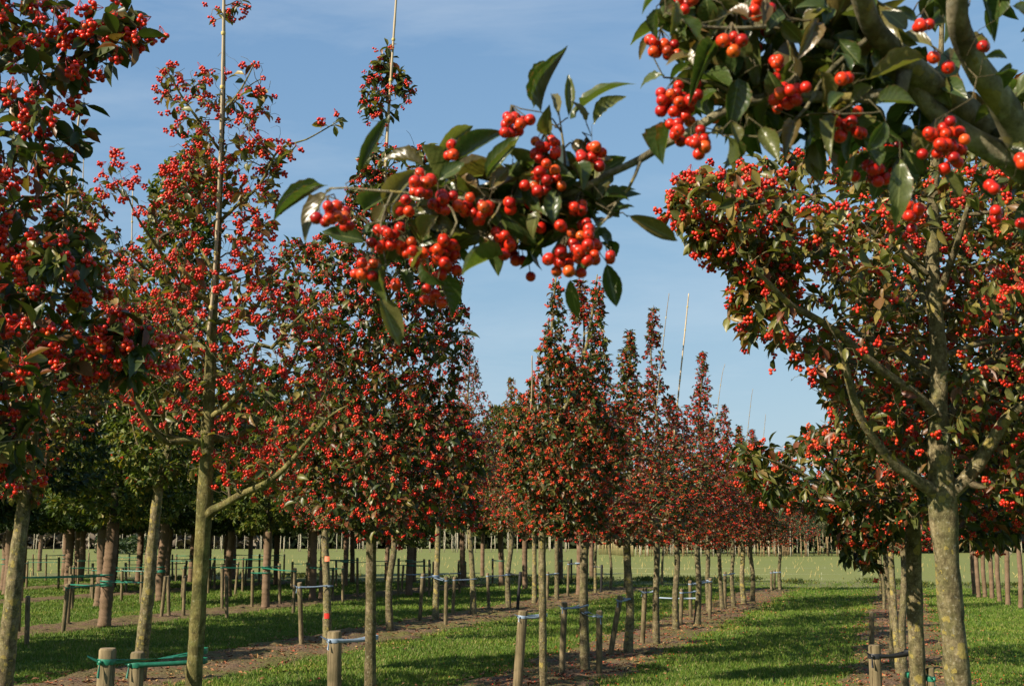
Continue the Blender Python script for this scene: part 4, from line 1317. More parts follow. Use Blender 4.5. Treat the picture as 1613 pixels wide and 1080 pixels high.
# ------------------------------------------------------------------ row trees further off: a few kinds, each tree a copy with its own turn and size
def profile_tips(n, zs, rs_, lean=(0, 0), seed=0.0, clump=0.2, inner=0.5):
    out = []
    zs = np.asarray(zs); rs_ = np.asarray(rs_)
    wmax = rs_.max() ** 2
    while len(out) < n:
        z = rng.uniform(zs[0], zs[-1])
        R = np.interp(z, zs, rs_)
        if rng.random() > (R / rs_.max()) ** 0.9 + 0.12:
            continue
        a = rng.uniform(0, 2 * math.pi); q = rng.random() ** inner
        R *= 1 + 0.22 * math.sin(3 * a + z * 2 + seed) + 0.12 * math.sin(5 * a - z * 4 + seed)
        t = np.array([math.cos(a) * R * q + lean[0] * z, math.sin(a) * R * q + lean[1] * z, z])
        if sin_noise(t[0], t[1], t[2], f=4.0, seed=seed) < -clump * 1.2 and rng.random() < 0.85:
            continue
        out.append(t)
    return np.array(out)

def proto(kind, seed, H, zb, prof_z, prof_r, ntips, leaf_n, leaf_l, leaf_m, berry, berry_m, r0, bark, T=T_LOW, wrap=None):
    """Meshes of one standing tree at the origin: list of (name, mesh, kind)."""
    sk = Skeleton()
    rs = np.random.default_rng(seed)
    wig = rs.normal(0, 0.03, (8, 2)); wig[0] = 0
    zz = np.linspace(0, H, 8)
    sk.limb([(wig[i, 0], wig[i, 1], z) for i, z in enumerate(zz)], np.interp(zz, [0, 0.15, zb, H * 0.7, H], [r0 * 1.25, r0 * 1.05, r0 * 0.95, r0 * 0.4, 0.004]), zb)
    auto_limbs(sk, lambda z: np.array([np.interp(z, zz, wig[:, 0]), np.interp(z, zz, wig[:, 1]), z]), zb + 0.05, zb + (H - zb) * 0.6, 14, lambda z: 0.7 * np.interp(z + 0.5, prof_z, prof_r), r0 * 0.45, 0.85, seed)
    sk.grow(profile_tips(ntips, prof_z, prof_r, seed=seed))
    r = sk.radii()
    out = []
    org = np.zeros(3)
    out.append(('trunk', trunk_mesh(sk, r, org, bark, 12), None))
    mb = MB()
    for ids in sk.main[1:]:
        rr = r[ids].copy(); rr[0] = rr[1]
        tubes(mb, sk.P[ids], rr, 6)
    out.append(('branches', mb.mesh('branches', bark), 'stuff'))
    out.append(('twigs', twig_mesh(sk, r, org, M_TWIG), 'stuff'))
    mb = MB()
    bs, ds, ns, ls, ws = spray(sk, leaf_n, 0.2, leaf_l, leaf_l * 0.18)
    leaves_into(mb, T, bs, ds, ns, ls, ws)
    out.append(('leaves', mb.mesh('leaves', leaf_m, uv=True), 'stuff'))
    if berry:
        mb = MB()
        for ch in sk.tips:
            if rng.random() < berry:
                c, rr = CLUSTERS[int(rng.integers(8))]
                a = rng.uniform(0, 6.28); R = np.array([[math.cos(a), -math.sin(a), 0], [math.sin(a), math.cos(a), 0], [0, 0, 1]])
                spheres_into(mb, sk.P[ch[-1]] + c @ R.T * 0.95 + np.array([0, 0, -0.03]), rr * 1.0, 1)
        out.append(('berries', mb.mesh('berries', berry_m), 'stuff'))
    if wrap:
        mb = MB()
        z = np.arange(0.02, wrap, 0.035)
        R = np.interp(z, [0, 0.12, zb], [r0 * 1.3, r0 * 1.12, r0 * 1.04]) + 0.012 + 0.006 * ((z / 0.11) % 1.0) + rs.normal(0, 0.003, len(z))
        pts = np.stack([np.interp(z, zz, wig[:, 0]), np.interp(z, zz, wig[:, 1]), z], -1)
        tubes(mb, pts, R, 14, jitter=0.02)
        out.append(('jute_wrap', mb.mesh('jute_wrap', M_JUTE), None))
    return out

def plant(name, pr, loc, label, group, rotz, sc=(1, 1, 1), skip=()):
    rt_ = root(name, loc, label, 'tree', group, rotz)
    rt_.scale = sc
    rt_.rotation_euler = (rng.normal(0, 0.018), rng.normal(0, 0.018), rotz)
    for nm, me, kind in pr:
        if nm not in skip:
            link(nm, me, rt_, kind)
    return rt_

HZ, HR = [1.75, 2.1, 2.7, 3.3, 3.8, 4.5, 5.3], [0.55, 1.0, 1.12, 0.78, 0.27, 0.16, 0.04]
PR_H = [proto('haw', 31, 5.3, 1.72, HZ, HR, 1400, 3.6, 0.075, M_LEAF_GREEN, 0.8, M_BERRY_OR, 0.05, M_BARK_LICHEN),
        proto('haw', 32, 5.4, 1.72, [1.75, 2.2, 2.9, 3.5, 4.0, 5.4], [0.55, 1.08, 1.12, 0.66, 0.24, 0.05], 1350, 3.0, 0.068, M_LEAF_RED, 0.85, M_BERRY, 0.048, M_BARK),
        proto('haw', 33, 5.0, 1.75, [1.8, 2.3, 3.0, 3.5, 4.1, 5.0], [0.55, 1.05, 1.06, 0.60, 0.22, 0.05], 1250, 2.6, 0.07, M_LEAF_RED, 0.85, M_BERRY, 0.048, M_BARK)]
PR_H2 = [proto('haw', 41, 6.5, 2.0, [2.0, 2.6, 3.4, 4.3, 5.2, 6.5], [0.5, 1.15, 1.2, 0.8, 0.35, 0.05], 1300, 3.2, 0.075, M_LEAF_RED, 0.75, M_BERRY, 0.07, M_BARK_LICHEN),
         proto('haw', 42, 6.2, 2.0, [2.0, 2.6, 3.4, 4.3, 5.2, 6.2], [0.5, 1.1, 1.15, 0.8, 0.4, 0.05], 1300, 3.6, 0.075, M_LEAF_MIX, 0.7, M_BERRY_OR, 0.07, M_BARK)]
PR_B = [proto('broad', 51, 6.2, 2.2, [2.1, 2.7, 3.6, 4.8, 6.2], [0.7, 1.5, 1.7, 1.3, 0.3], 1300, 12, 0.13, M_LEAF_DARK, 0, None, 0.078, M_BARK_DARK, T_MIN, 2.05),
        proto('broad', 52, 6.4, 2.15, [2.0, 2.7, 3.6, 4.8, 6.4], [0.8, 1.6, 1.7, 1.3, 0.3], 1300, 12, 0.13, M_LEAF_LIME, 0, None, 0.08, M_BARK_DARK, T_MIN, 2.0)]

ORD = ['first', 'second', 'third', 'fourth', 'fifth', 'sixth', 'seventh', 'eighth', 'ninth', 'tenth', 'eleventh', 'twelfth', 'thirteenth', 'fourteenth', 'fifteenth', 'sixteenth', 'seventeenth', 'eighteenth', 'nineteenth', 'twentieth']
def ordinal(i):
    if i < 20:
        return ORD[i]
    t, o = divmod(i + 1, 10)
    w = {2: 'twenty', 3: 'thirty', 4: 'forty', 5: 'fifty', 6: 'sixty', 7: 'seventy'}[t]
    return w + '-' + ORD[o - 1] if o else w[:-1] + 'ieth'

def row_name(l):
    if l > -1.6: return 'the strip right of the grass lane'
    if l > -6.3: return 'the row left of the lane'
    if l > -12: return 'the second row left of the lane'
    if l > -18: return 'the third row left of the lane'
    if l > -21.5: return 'the fourth row left of the lane'
    if l > -25.5: return 'the fifth row left of the lane'
    if l > -31.5: return 'the sixth row left of the lane'
    return 'the farthest row at the left'

TREES = [(P(1524, 1372, 6.2)[:2], 0.065), (P(1450, 1250, 8.0)[:2], 0.053), (P(300, 1318, 6.9)[:2], 0.05), (P(582, 1203, 9.2)[:2], 0.045), (P(856, 1086, 13.7)[:2], 0.043), (P(219, 1071, 14.6)[:2], 0.08), (P(3, 1114, 12.2)[:2], 0.08)]
# (photo pixel of the foot, kind, height factor)
row1 = [(922, 1057, 1, 0.97), (989, 1031, 0, 0.92), (1034, 1016, 1, 1.0), (1065, 993, 2, 0.88), (1098, 985, 2, 1.0), (1117, 966, 1, 0.86), (1138, 961, 2, 0.88), (1156, 956, 2, 0.98), (1172, 952, 0, 0.88), (1185, 948, 2, 0.95), (1229, 931, 1, 0.80)]
for i, (u, v, k, hs) in enumerate(row1):
    g = G(u, v)
    plant('hawthorn_tree', PR_H[k], (g[0], g[1], 0), f'slender hawthorn in the row left of the grass lane, {ordinal(i)} beyond the twin-topped one', G_ROW1, 1.3 * i + 0.4, (rng.uniform(0.95, 1.3), rng.uniform(0.95, 1.3), hs * rng.uniform(1.0, 1.12)))
    TREES.append((g[:2], 0.05))
row0 = [(1428, 1110, 1, 1.0), (1417, 1063, 0, 0.95), (1406, 1045, 1, 1.0), (1393, 961, 2, 0.9), (1388, 944, 0, 0.85)]
for i, (u, v, k, hs) in enumerate(row0):
    g = G(u, v)
    plant('hawthorn_tree', PR_H[k], (g[0], g[1], 0), f'hawthorn in the bare strip right of the grass lane, {ordinal(i)} beyond the drooping one', G_ROW0, 1.9 * i + 1.0, (0.8, 0.8, hs * 0.8 + 0.12))
    TREES.append((g[:2], 0.045))
row2 = [(515, 1018, 0, 0.92), (614, 995, 1, 0.95), (686, 977, 0, 1.08), (746, 968, 0, 1.05), (801, 958, 1, 0.95), (842, 951, 0, 0.92), (877, 945, 1, 0.9), (938, 934, 0, 0.85), (962, 929, 1, 0.85), (985, 926, 0, 0.8), (1043, 920, 0, 0.75)]
for i, (u, v, k, hs) in enumerate(row2):
    g = G(u, v)
    sw = 0.9 if i < 7 else 0.65
    o = plant('hawthorn_tree', PR_H2[k], (g[0], g[1], 0), f'hawthorn in the second row left of the lane, {ordinal(i)} beyond the leaning yellow-green one', G_ROW2, 2.1 * i + 0.7, (sw, sw, hs))
    TREES.append((g[:2], 0.07))
    if i == 0:                                      # orange tag and red paint mark on this trunk
        for (pu, pv, w, h, mt, nm) in ((518, 880, 9, 8, M_TAG_ORANGE, 'tag'), (517, 970, 6, 8, M_PAINT_RED, 'paint_mark')):
            dd = depth_of(g) - 0.085
            c = P(pu, pv, dd)
            a = np.linspace(-0.9, 0.9, 5)
            R = 0.078 * sw
            hh = h * dd / F / 2
            zc = c[2]
            ang0 = -math.pi / 2
            V = [(R * math.cos(ang0 + q * 0.7), R * math.sin(ang0 + q * 0.7), z) for z in (zc - hh, zc + hh) for q in a]
            mb = MB(); mb.add(V, [(j, j + 1, j + 6, j + 5) for j in range(4)])
            q = link(nm, mb.mesh(nm, mt), o)
            q.matrix_basis = Matrix.Rotation(-o.rotation_euler.z, 4, 'Z') @ Matrix.Diagonal((1 / sw, 1 / sw, 1 / hs, 1))
# the same rows go on beyond the left edge; these cast the shade that lies over the lanes at the left
for i, (l_, s_) in enumerate(((-9.0, 7.5), (-9.1, 5.1), (-9.0, 2.7))):
    x, y = row_xy(l_, s_)
    plant('hawthorn_tree', PR_H2[i % 2], (x, y, 0), f"hawthorn in the second row just outside the left edge, {ordinal(i)} before the lichen-dotted trunk", G_ROW2, 1.1 * i, (0.95, 0.95, 0.95))
for i, (l_, s_) in enumerate(((-14.9, 17.0), (-15.0, 14.4), (-15.1, 11.8), (-15.0, 9.2))):
    x, y = row_xy(l_, s_)
    plant('broadleaf_tree', PR_B[0], (x, y, 0), f"dark broadleaf tree at the left edge, {ordinal(i)} nearer than the thick jute-wrapped trunk", 'jute-wrapped trees beyond the hawthorn rows', 1.7 * i, (1.1, 1.1, 1.0))
# wrapped broadleaf trees standing further left, and the dark row on the far right
wrapped = [(164, 988), (418, 958), (492, 946), (507, 944), (644, 938), (652, 916), (790, 924), (912, 938), (5, 930), (62, 899), (100, 912), (126, 916), (217, 921), (231, 907), (261, 932), (300, 917), (356, 924), (367, 911), (393, 909), (435, 921), (487, 907), (555, 917), (609, 914), (729, 924), (760, 907), (827, 928), (883, 919), (932, 914)]
for (l_, s0_) in ((-19.5, 27.0), (-26.5, 29.0), (-33.0, 32.0)):
    for s_ in np.arange(s0_, 45, 2.9):
        x, y = row_xy(l_ + rng.normal(0, 0.15), s_)
        uu, vv, dd_ = project(np.array([[x, y, 0.0]]))
        if 0 < uu[0] < 700:
            wrapped.append((float(uu[0]), float(vv[0])))
wr_right = [(1535, 937), (1542, 941), (1552, 941), (1563, 944), (1575, 948), (1588, 954), (1608, 958), (1650, 972), (1690, 985)]
wrapped.sort(key=lambda q: -q[1])
wcnt = {}
for i, (u, v) in enumerate(wrapped):
    g = G(u, v)
    rn = row_name(g[0] * LAT[0] + g[1] * LAT[1])
    wcnt[rn] = wcnt.get(rn, -1) + 1
    k = 0 if (u < 380 and i % 4) else 1  # dark green leaf colour at the left also carries the shade over those crowns
    sw = rng.uniform(1.1, 1.3) if u < 380 else rng.uniform(0.9, 1.05)
    plant('broadleaf_tree', PR_B[k], (g[0], g[1], 0), f'jute-wrapped tree, {ordinal(wcnt[rn])} from the front in {rn}', 'jute-wrapped trees beyond the hawthorn rows', rng.uniform(0, 6.28), (sw, sw, rng.uniform(0.93, 1.08)))
    TREES.append((g[:2], 0.12))
for i, (u, v) in enumerate(sorted(wr_right, key=lambda q: q[1])):
    g = G(u, v)
    plant('broadleaf_tree', PR_B[1 if i % 2 else 0], (g[0], g[1], 0), f'jute-wrapped broadleaf tree at the right edge, {ordinal(i)} from the field end', 'jute-wrapped trees at the right edge', rng.uniform(0, 6.28), (0.62, 0.62, 0.9))
# ------------------------------------------------------------------ stakes with their ties
# foot pixel, top pixel, radius factor, tie colour; depth from the foot, or given where the foot is below the frame
ST = [((42, 1016), (44, 938), 'g'), ((99, 998), (107, 919), 'g'), ((115, 949), (116, 890), 'g'), ((146, 944), (147, 894), 'g'), ((191, 946), (193, 894), 'g'), ((223, 991), (231, 911), 'g'), ((254, 973), (261, 907), 'g'), ((289, 971), (291, 907), 'g'),
      ((357, 973), (357, 907), 'g'), ((397, 956), (398, 897), 'g'), ((382, 933), (383, 877), 'g'), ((462, 966), (465, 894), 'g'), ((475, 1018), (472, 917), 'b'), ((328, 934), (329, 877), 'g'), ((338, 929), (338, 877), 'g'), ((459, 928), (461, 884), 'g'),
      ((92, 928), (93, 877), 'g'), ((72, 914), (73, 872), 'g'), ((52, 906), (52, 872), 'g'), ((11, 952), (13, 896), 'g'), ((139, 904), (140, 870), 'g'), ((203, 908), (204, 870), 'g'), ((277, 916), (278, 872), 'g'), ((408, 922), (409, 872), 'g'), ((447, 912), (448, 872), 'g'),
      ((661, 979), (666, 903), 'b'), ((702, 986), (703, 908), 'b'), ((713, 969), (716, 908), 'b'), ((724, 934), (724, 899), 'b'), ((770, 960), (768, 902), 'b'), ((815, 960), (820, 900), 'k'), ((540, 949), (540, 891), 'g'), ((563, 941), (563, 878), 'g'), ((676, 939), (677, 887), 'g'),
      ((682, 931), (683, 884), 'g'), ((669, 934), (668, 880), 'g'), ((627, 938), (628, 879), 'g'), ((862, 946), (863, 900), 'b'), ((894, 940), (896, 884), 'b'), ((947, 934), (948, 889), 'k'), ((776, 921), (776, 879), 'g'), ((900, 918), (900, 880), 'g'),
      ((885, 1061), (889, 948), 'b'), ((944, 1064), (944, 961), 'b'), ((961, 1033), (977, 938), 'b'), ((1012, 1015), (1016, 925), 'b'), ((1032, 982), (1034, 935), 'b'), ((1072, 986), (1074, 927), 'b'), ((1088, 974), (1087, 914), 'b'), ((1118, 976), (1119, 910), 'b'), ((1142, 958), (1142, 900), 'b'),
      ((1215, 931), (1215, 898), 'b'), ((1220, 930), (1220, 897), 'b'), ((1373, 1019), (1373, 963), 'b')]
ST_NEAR = [((170, 1020), 6.55, 27, 'g'), ((217, 1026), 6.95, 22, 'g2'), ((527, 993), 9.2, 22, 'b'), ((824, 961), 13.7, 15, 'b'), ((1377, 1015), 8.0, 19, 'kb'), ((1465, 1051), 8.0, 12, 'g')]
stakes = []
for (f, t, c) in ST:
    g = G(*f); d = depth_of(g)
    tp = P(t[0], t[1], d)
    w = 9.0 * 15 / max(d, 15) * (0.9 if d > 22 else 1.0)
    stakes.append((g, tp, max(0.028, min(0.045, 0.04)), c, d))
for (t, d, w, c) in ST_NEAR:
    tp = P(t[0], t[1], d)
    stakes.append((np.array([tp[0] + rng.normal(0, 0.015) - (0.05 if d > 13 else 0), tp[1], 0.0]), tp, w * 0.5 * d / F, c, d))
for (l0, s0, ds_) in ((-15.6, 19.0, 2.6), (-19.5, 24.0, 2.4), (-23.6, 24.0, 2.2), (-29.5, 28.0, 2.2), (-35.0, 33.0, 2.0)):
    for s_ in np.arange(s0, 46, ds_):
        x, y = row_xy(l0 + rng.normal(0, 0.25), s_ + rng.normal(0, 0.3))
        g = np.array([x, y, 0.0]); tp = g + np.array([rng.normal(0, 0.04), rng.normal(0, 0.04), rng.uniform(0.85, 1.1)])
        uu, vv, dd_ = project(g[None])
        if 0 < uu[0] < 960:
            stakes.append((g, tp, 0.04, 'g', dd_[0]))
stakes.sort(key=lambda q: q[4])
TXY = np.array([t[0] for t in TREES]); TRR = np.array([t[1] for t in TREES])
def band(mb, centre, axis, r, h, tilt=0.0, sides=16):
    k = 2
    pts = np.array([centre - axis * h / 2, centre - axis * h * 0.2, centre + axis * h * 0.2, centre + axis * h / 2])
    tubes(mb, pts, np.array([r, r + 0.002, r + 0.002, r]), sides, cap=False)
def strap(mb, a, b_, w, th=0.002, sag=0.01, twist=0.0):
    k = 7
    t = np.linspace(0, 1, k)[:, None]
    c = a + (b_ - a) * t + np.array([0, 0, -1]) * sag * (4 * t * (1 - t))
    side = nz(np.cross(nz(b_ - a), np.array([0, 0, 1.0])))
    upv = np.array([0, 0, 1.0])
    ang = twist * t
    wv = (upv * np.cos(ang) + side * np.sin(ang)) * w / 2; tv = (side * np.cos(ang) - upv * np.sin(ang)) * th
    V = np.concatenate([c - wv - tv, c + wv - tv, c + wv + tv, c - wv + tv])
    q = []
    for i in range(k - 1):
        for j in range(4):
            q.append((j * k + i, j * k + i + 1, ((j + 1) % 4) * k + i + 1, ((j + 1) % 4) * k + i))
    mb.add(V, q)
NAMES = {'g': 'green', 'b': 'blue-grey', 'k': 'black', 'kb': 'dark blue', 'g2': 'green'}
cnt = {}
for (g, tp, rad, c, d) in stakes:
    l = g[0] * LAT[0] + g[1] * LAT[1]
    rn = row_name(l)
    black = c == 'k'
    cnt[(rn, black)] = cnt.get((rn, black), -1) + 1
    label = f"{'black' if black else 'round wooden'} stake, {ordinal(cnt[(rn, black)])} from the front in {rn}"
    rt_ = root('wooden_stake', (g[0], g[1], 0), label, 'stake', 'stakes tied to the nursery trees')
    ax = nz(tp - g); Lh = np.linalg.norm(tp - g)
    if d < 7.2 and c == 'g':
        label = None
    mb = MB()
    zs = np.array([-0.05, 0.0, 0.3, 0.6, Lh - 0.012, Lh]) if Lh > 0.7 else np.array([-0.05, 0.0, Lh * 0.5, Lh - 0.012, Lh])
    rr = np.full(len(zs), rad); rr[-1] = rad * 0.86
    sides = 16 if d < 15 else 10
    pts = ax[None] * zs[:, None]
    tubes(mb, pts, rr * (1 + rng.normal(0, 0.015, len(zs))), sides)
    me = mb.mesh('post', M_STAKE_BLACK if black else M_STAKE)
    if not black:
        me.materials.append(M_STAKE_END)
        for p in me.polygons:
            if len(p.vertices) > 4 and p.center.z > Lh * 0.5:
                p.material_index = 1; p.use_smooth = False
    link('post', me, rt_)
    # the tie to the nearest trunk
    dist = np.linalg.norm(TXY - g[None, :2], axis=1)
    i = int(np.argmin(dist))
    if 0.10 < dist[i] < (1.5 if d < 17 else 2.6):
        mt = {'g': M_TIE_GREEN, 'g2': M_TIE_GREEN, 'b': M_TIE_BLUE, 'k': M_TIE_BLACK, 'kb': M_TIE_BLACK}[c]
        tm = MB()
        s0 = ax * (Lh - 0.07)
        tr = np.array([TXY[i][0] - g[0], TXY[i][1] - g[1], s0[2] + 0.01])
        hv = np.array([tr[0], tr[1], 0.0]); hv = nz(hv)
        sd = np.array([-hv[1], hv[0], 0])
        bh = 0.032 if d < 15 else 0.026
        band(tm, s0, ax, rad + 0.004, bh)
        trr = TRR[i] * 1.02 + 0.005
        band(tm, tr, np.array([0, 0, 1.0]), trr, bh)
        for q in ((-1,) if c in ('g', 'g2') and d < 8 else (-1, 1)):
            strap(tm, s0 + sd * q * (rad + 0.003), tr + sd * q * trr * 0.98 + np.array([0, 0, rng.normal(0, 0.006)]), bh * 0.85, 0.0015, rng.uniform(0.0, 0.02), rng.choice([0, 0, math.pi]) if d < 16 else 0)
        tie = link('tie', tm.mesh('tie', mt), rt_)
        if d < 24:
            km = MB()
            away = nz(-hv + np.array([0, -0.9, 0]))
            kc = s0 + away * (rad + 0.012)
            spheres_into(km, kc[None], np.array([0.014]), 1)
            for q in (-1, 1):
                e = kc + away * 0.02 + np.array([q * 0.025 - 0.02, 0, -0.05 - 0.05 * rng.random()])
                if q < 0:
                    e = kc + np.array([-0.06, -0.03, 0.035])
                strap(km, kc, e, 0.016, 0.0012, 0.0, 1.2)
            link('knot', km.mesh('knot', mt), tie)

# ------------------------------------------------------------------ bamboo canes tied into the leaders
def cane(pts, w0, w1, d0, d1, label, mat=M_CANE):
    k = len(pts)
    ds = np.linspace(d0, d1, k)
    q = np.array([P(u, v, dd) for (u, v), dd in zip(pts, ds)])
    qq = catmull(q, 0.06)
    n = len(qq)
    rr = np.linspace(w0, w1, n) * 0.5 * np.linspace(d0, d1, n) / F
    rr[::5] *= 1.16                                 # nodes
    o0 = qq[0].copy()
    rt_ = root('bamboo_cane', o0, label, 'cane', 'bamboo canes tied to tree leaders')
    mb = MB(); tubes(mb, qq - o0, rr, 8)
    link('culm', mb.mesh('culm', mat), rt_)
    tm = MB()
    for j in range(3, n - 3, max(5, n // 7)):
        band(tm, qq[j] - o0, nz(qq[j + 1] - qq[j]), rr[j] + 0.003, 0.02, sides=8)
    link('string', tm.mesh('string', M_CANE_YELLOW), rt_)
cane([(328, 530), (338, 430), (346, 270), (351, 100), (354, -120)], 5.8, 4.2, 6.86, 6.86, 'long whitish bamboo cane up the leader of the tall olive-trunked hawthorn')
cane([(598, 420), (606, 290), (614, 150), (626, -30)], 4.6, 3.4, 9.12, 9.12, 'bamboo cane rising from the top of the broad dark hawthorn')
cane([(104, 360), (114, 270), (127, 165)], 4.2, 3.2, 12.1, 12.1, 'bamboo cane above the lichen-trunked hawthorn at the left edge')
cane([(130, 330), (131, 280), (132, 235)], 1.6, 1.2, 12.3, 12.3, 'thin short cane beside the thicker one at the left edge')
cane([(207, 430), (208, 360), (209, 300)], 2.2, 1.6, 13.0, 13.0, 'thin pale cane between the two leftmost hawthorn crowns')
cane([(1056, 740), (1075, 560), (1085, 462)], 3.0, 1.8, 20.6, 20.6, 'bare pale cane standing clear above the row crowns at the middle')
cane([(1034, 640), (1048, 510), (1054, 462)], 1.5, 1.0, 19.5, 19.5, 'thin cane at the tip of the crown left of the bare pale cane', M_CANE_DULL)
cane([(1120, 720), (1136, 600), (1142, 573)], 1.3, 0.8, 24, 24, 'thin cane beside the reddish spire right of the bare pale cane', M_CANE_DULL)
cane([(1168, 770), (1182, 640), (1186, 612)], 1.2, 0.7, 29, 29, 'thin cane on the farther spire beside the open sky', M_CANE_DULL)
cane([(1192, 790), (1204, 675), (1206, 652)], 1.2, 0.7, 33, 33, 'thin cane on the last spire of the row beside the sky', M_CANE_DULL)
cane([(835, 660), (838, 610), (838, 560)], 2.6, 1.8, 13.3, 13.3, 'short cane inside the crown of the twin-topped hawthorn', M_CANE_DULL)

# ------------------------------------------------------------------ beyond the rows: young nursery stock, canes, woods
def sapling_proto(h, r0, mat, seed, leafy):
    rs = np.random.default_rng(seed)
    mb = MB()
    z = np.linspace(0, h, 6)
    pts = np.stack([rs.normal(0, 0.03, 6), rs.normal(0, 0.03, 6), z], -1); pts[0, :2] = 0
    tubes(mb, pts, np.linspace(r0, r0 * 0.5, 6), 6)
    for k in range(7):
        a = rs.uniform(0, 6.28); zz = h * rs.uniform(0.6, 0.98)
        p = np.array([0, 0, zz]); e = p + np.array([math.cos(a) * 0.5, math.sin(a) * 0.5, 0.7]) * rs.uniform(0.5, 1)
        tubes(mb, np.array([p, (p + e) / 2 + [0, 0, -0.05], e]), np.array([0.014, 0.010, 0.004]), 3, cap=False)
    st = mb.mesh('stem', mat)
    lm = MB()
    n = leafy
    base = np.stack([rs.normal(0, 0.35, n), rs.normal(0, 0.35, n), h * 0.62 + rs.random(n) ** 0.8 * h * 0.55], -1)
    leaves_into(lm, T_MIN, base, rs.normal(size=(n, 3)), rs.normal(size=(n, 3)), np.full(n, 0.26), np.full(n, 0.16))
    return st, lm
SAP = []
for i, (h, r0, mt, leafy, lmat) in enumerate([(4.6, 0.065, M_PALE_STEM, 90, M_LEAF_LIME), (4.8, 0.06, M_PALE_STEM, 80, M_FARBROWN), (3.6, 0.06, M_BROWN_STEM, 130, M_FARWOOD), (3.9, 0.06, M_BROWN_STEM, 130, M_FARWOOD), (3.7, 0.055, M_PALE_STEM, 110, M_FARWOOD)]):
    st, lm = sapling_proto(h, r0, mt, 70 + i, leafy)
    SAP.append((st, lm.mesh('leaves', lmat, uv=True)))
def sapling(u, d, k, label, group):
    x = (u - CX) / F * d
    y = d * math.cos(PITCH)
    rt_ = root('young_tree', (x, y, 0), label, 'tree', group, rng.uniform(0, 6.28))
    rt_.scale = (1, 1, rng.uniform(0.9, 1.1))
    link('stem', SAP[k][0], rt_); link('leaves', SAP[k][1], rt_, 'stuff')
for i in range(130):
    sapling(rng.uniform(5, 960), rng.uniform(165, 215), int(rng.integers(0, 2)), 'thin pale-stemmed young tree in the far nursery block beyond the field, left part', 'pale young trees across the field')
for i in range(150):
    sapling(rng.uniform(985, 1345), rng.uniform(128, 150), int(rng.integers(2, 5)), 'thin brown-stemmed young tree in the far nursery block at the lane end', 'brown young trees beyond the lane end')
for i in range(14):
    sapling(rng.uniform(1500, 1640), rng.uniform(135, 160), int(rng.integers(0, 2)), 'thin pale-stemmed young tree far beyond the right edge trees', 'young trees beyond the right edge')
# yellow cane fence of upright bamboo at the far middle
rt_ = root('cane_fence', G(962, 872), 'pale yellow fence of upright bamboo canes at the far side of the field', 'fence')
og = np.array(rt_.location)
mb = MB(); tubes(mb, np.array([(0, 0, 0), (0, 0, 1.0), (0, 0, 2.0)]), np.array([0.042, 0.042, 0.04]), 5)
cm = mb.mesh('cane', simple('aged yellow bamboo', (0.29, 0.24, 0.11), 0.7, 0.3, 3))
for i in range(34):
    q = i / 33
    c = link('cane', cm, rt_)
    d = 150 - 26 * abs(q - 0.15)
    c.location = ((940 + q * 52 - CX) / F * d - og[0], d * math.cos(PITCH) - og[1], 0)
    c.rotation_euler = (rng.normal(0, 0.02), rng.normal(0, 0.02), 0)
    c.scale = (1.1, 1.1, rng.uniform(1.0, 1.35) * 0.85)

def far_mass(name, u0, u1, d0, d1, top, n, mat, size, zmin=0.0, seed=0, trunks=0, tmat=None):
    """A distant wood: many leaf clumps through its volume."""
    rs = np.random.default_rng(seed)
    u = rs.uniform(u0, u1, n); d = rs.uniform(d0, d1, n)
    hump = top * (0.78 + 0.12 * np.sin(u * 0.045 + seed) + 0.10 * np.sin(u * 0.13 + 2 * seed) + 0.06 * np.sin(u * 0.31))
    z = zmin + (hump - zmin) * rs.random(n) ** 0.75
    base = np.stack([(u - CX) / F * d, d * math.cos(PITCH), z], -1)
    mb = MB()
    leaves_into(mb, T_MIN, base, rs.normal(size=(n, 3)) + np.array([0, 0, 0.3]), rs.normal(size=(n, 3)) + np.array([0, 0, 0.6]), size * rs.uniform(0.6, 1.5, n), size * 0.6 * rs.uniform(0.6, 1.4, n))
    link(name, mb.mesh(name, mat, uv=True), kind='stuff')
    if trunks:
        u = rs.uniform(u0, u1, trunks); d = rs.uniform(d0, d1, trunks)
        h = top * rs.uniform(0.7, 1.02, trunks)
        a = np.stack([(u - CX) / F * d, d * math.cos(PITCH), np.zeros(trunks)], -1)
        tp = a + np.stack([rs.normal(0, 0.4, trunks), rs.normal(0, 0.4, trunks), h], -1)
        mb = MB(); tubes(mb, np.stack([a, (a + tp) / 2 + rs.normal(0, 0.15, a.shape), tp], 1), np.tile([[0.16, 0.10, 0.03]], (trunks, 1)), 4, cap=False)
        k = trunks * 14
        i = rs.integers(0, trunks, k); q = rs.uniform(0.35, 0.97, k)[:, None]
        b0_ = a[i] + (tp[i] - a[i]) * q
        e = b0_ + np.stack([rs.normal(0, 1, k), rs.normal(0, 1, k), rs.uniform(1.0, 2.4, k)], -1) * (1.25 - q)
        tubes(mb, np.stack([b0_, (b0_ + e) / 2 + [0, 0, -0.1], e], 1), np.tile([[0.05, 0.035, 0.012]], (k, 1)), 3, cap=False)
        link('bare_' + name, mb.mesh('bare_' + name, tmat), kind='stuff')
M_BARE = simple('bare far branches', (0.26, 0.22, 0.17), 0.9, 0.25, 0.5)
far_mass('wood', -160, 420, 235, 265, 9.5, 14000, M_FARBROWN, 1.9, 0, 3, 130, M_BARE)
far_mass('wood', 380, 1000, 240, 270, 8.0, 14000, M_FARWOOD, 1.7, 0, 4, 60, M_BARE)
far_mass('wood', 990, 1420, 156, 172, 10.5, 18000, M_FARWOOD, 1.0, 0.6, 5)
far_mass('wood', 1040, 1760, 270, 300, 16.0, 8000, M_FARBROWN, 0.7, 0, 6, 330, M_BARE)
far_mass('wood', 1380, 1900, 165, 190, 7.5, 12000, M_FARWOOD, 1.2, 0, 7)
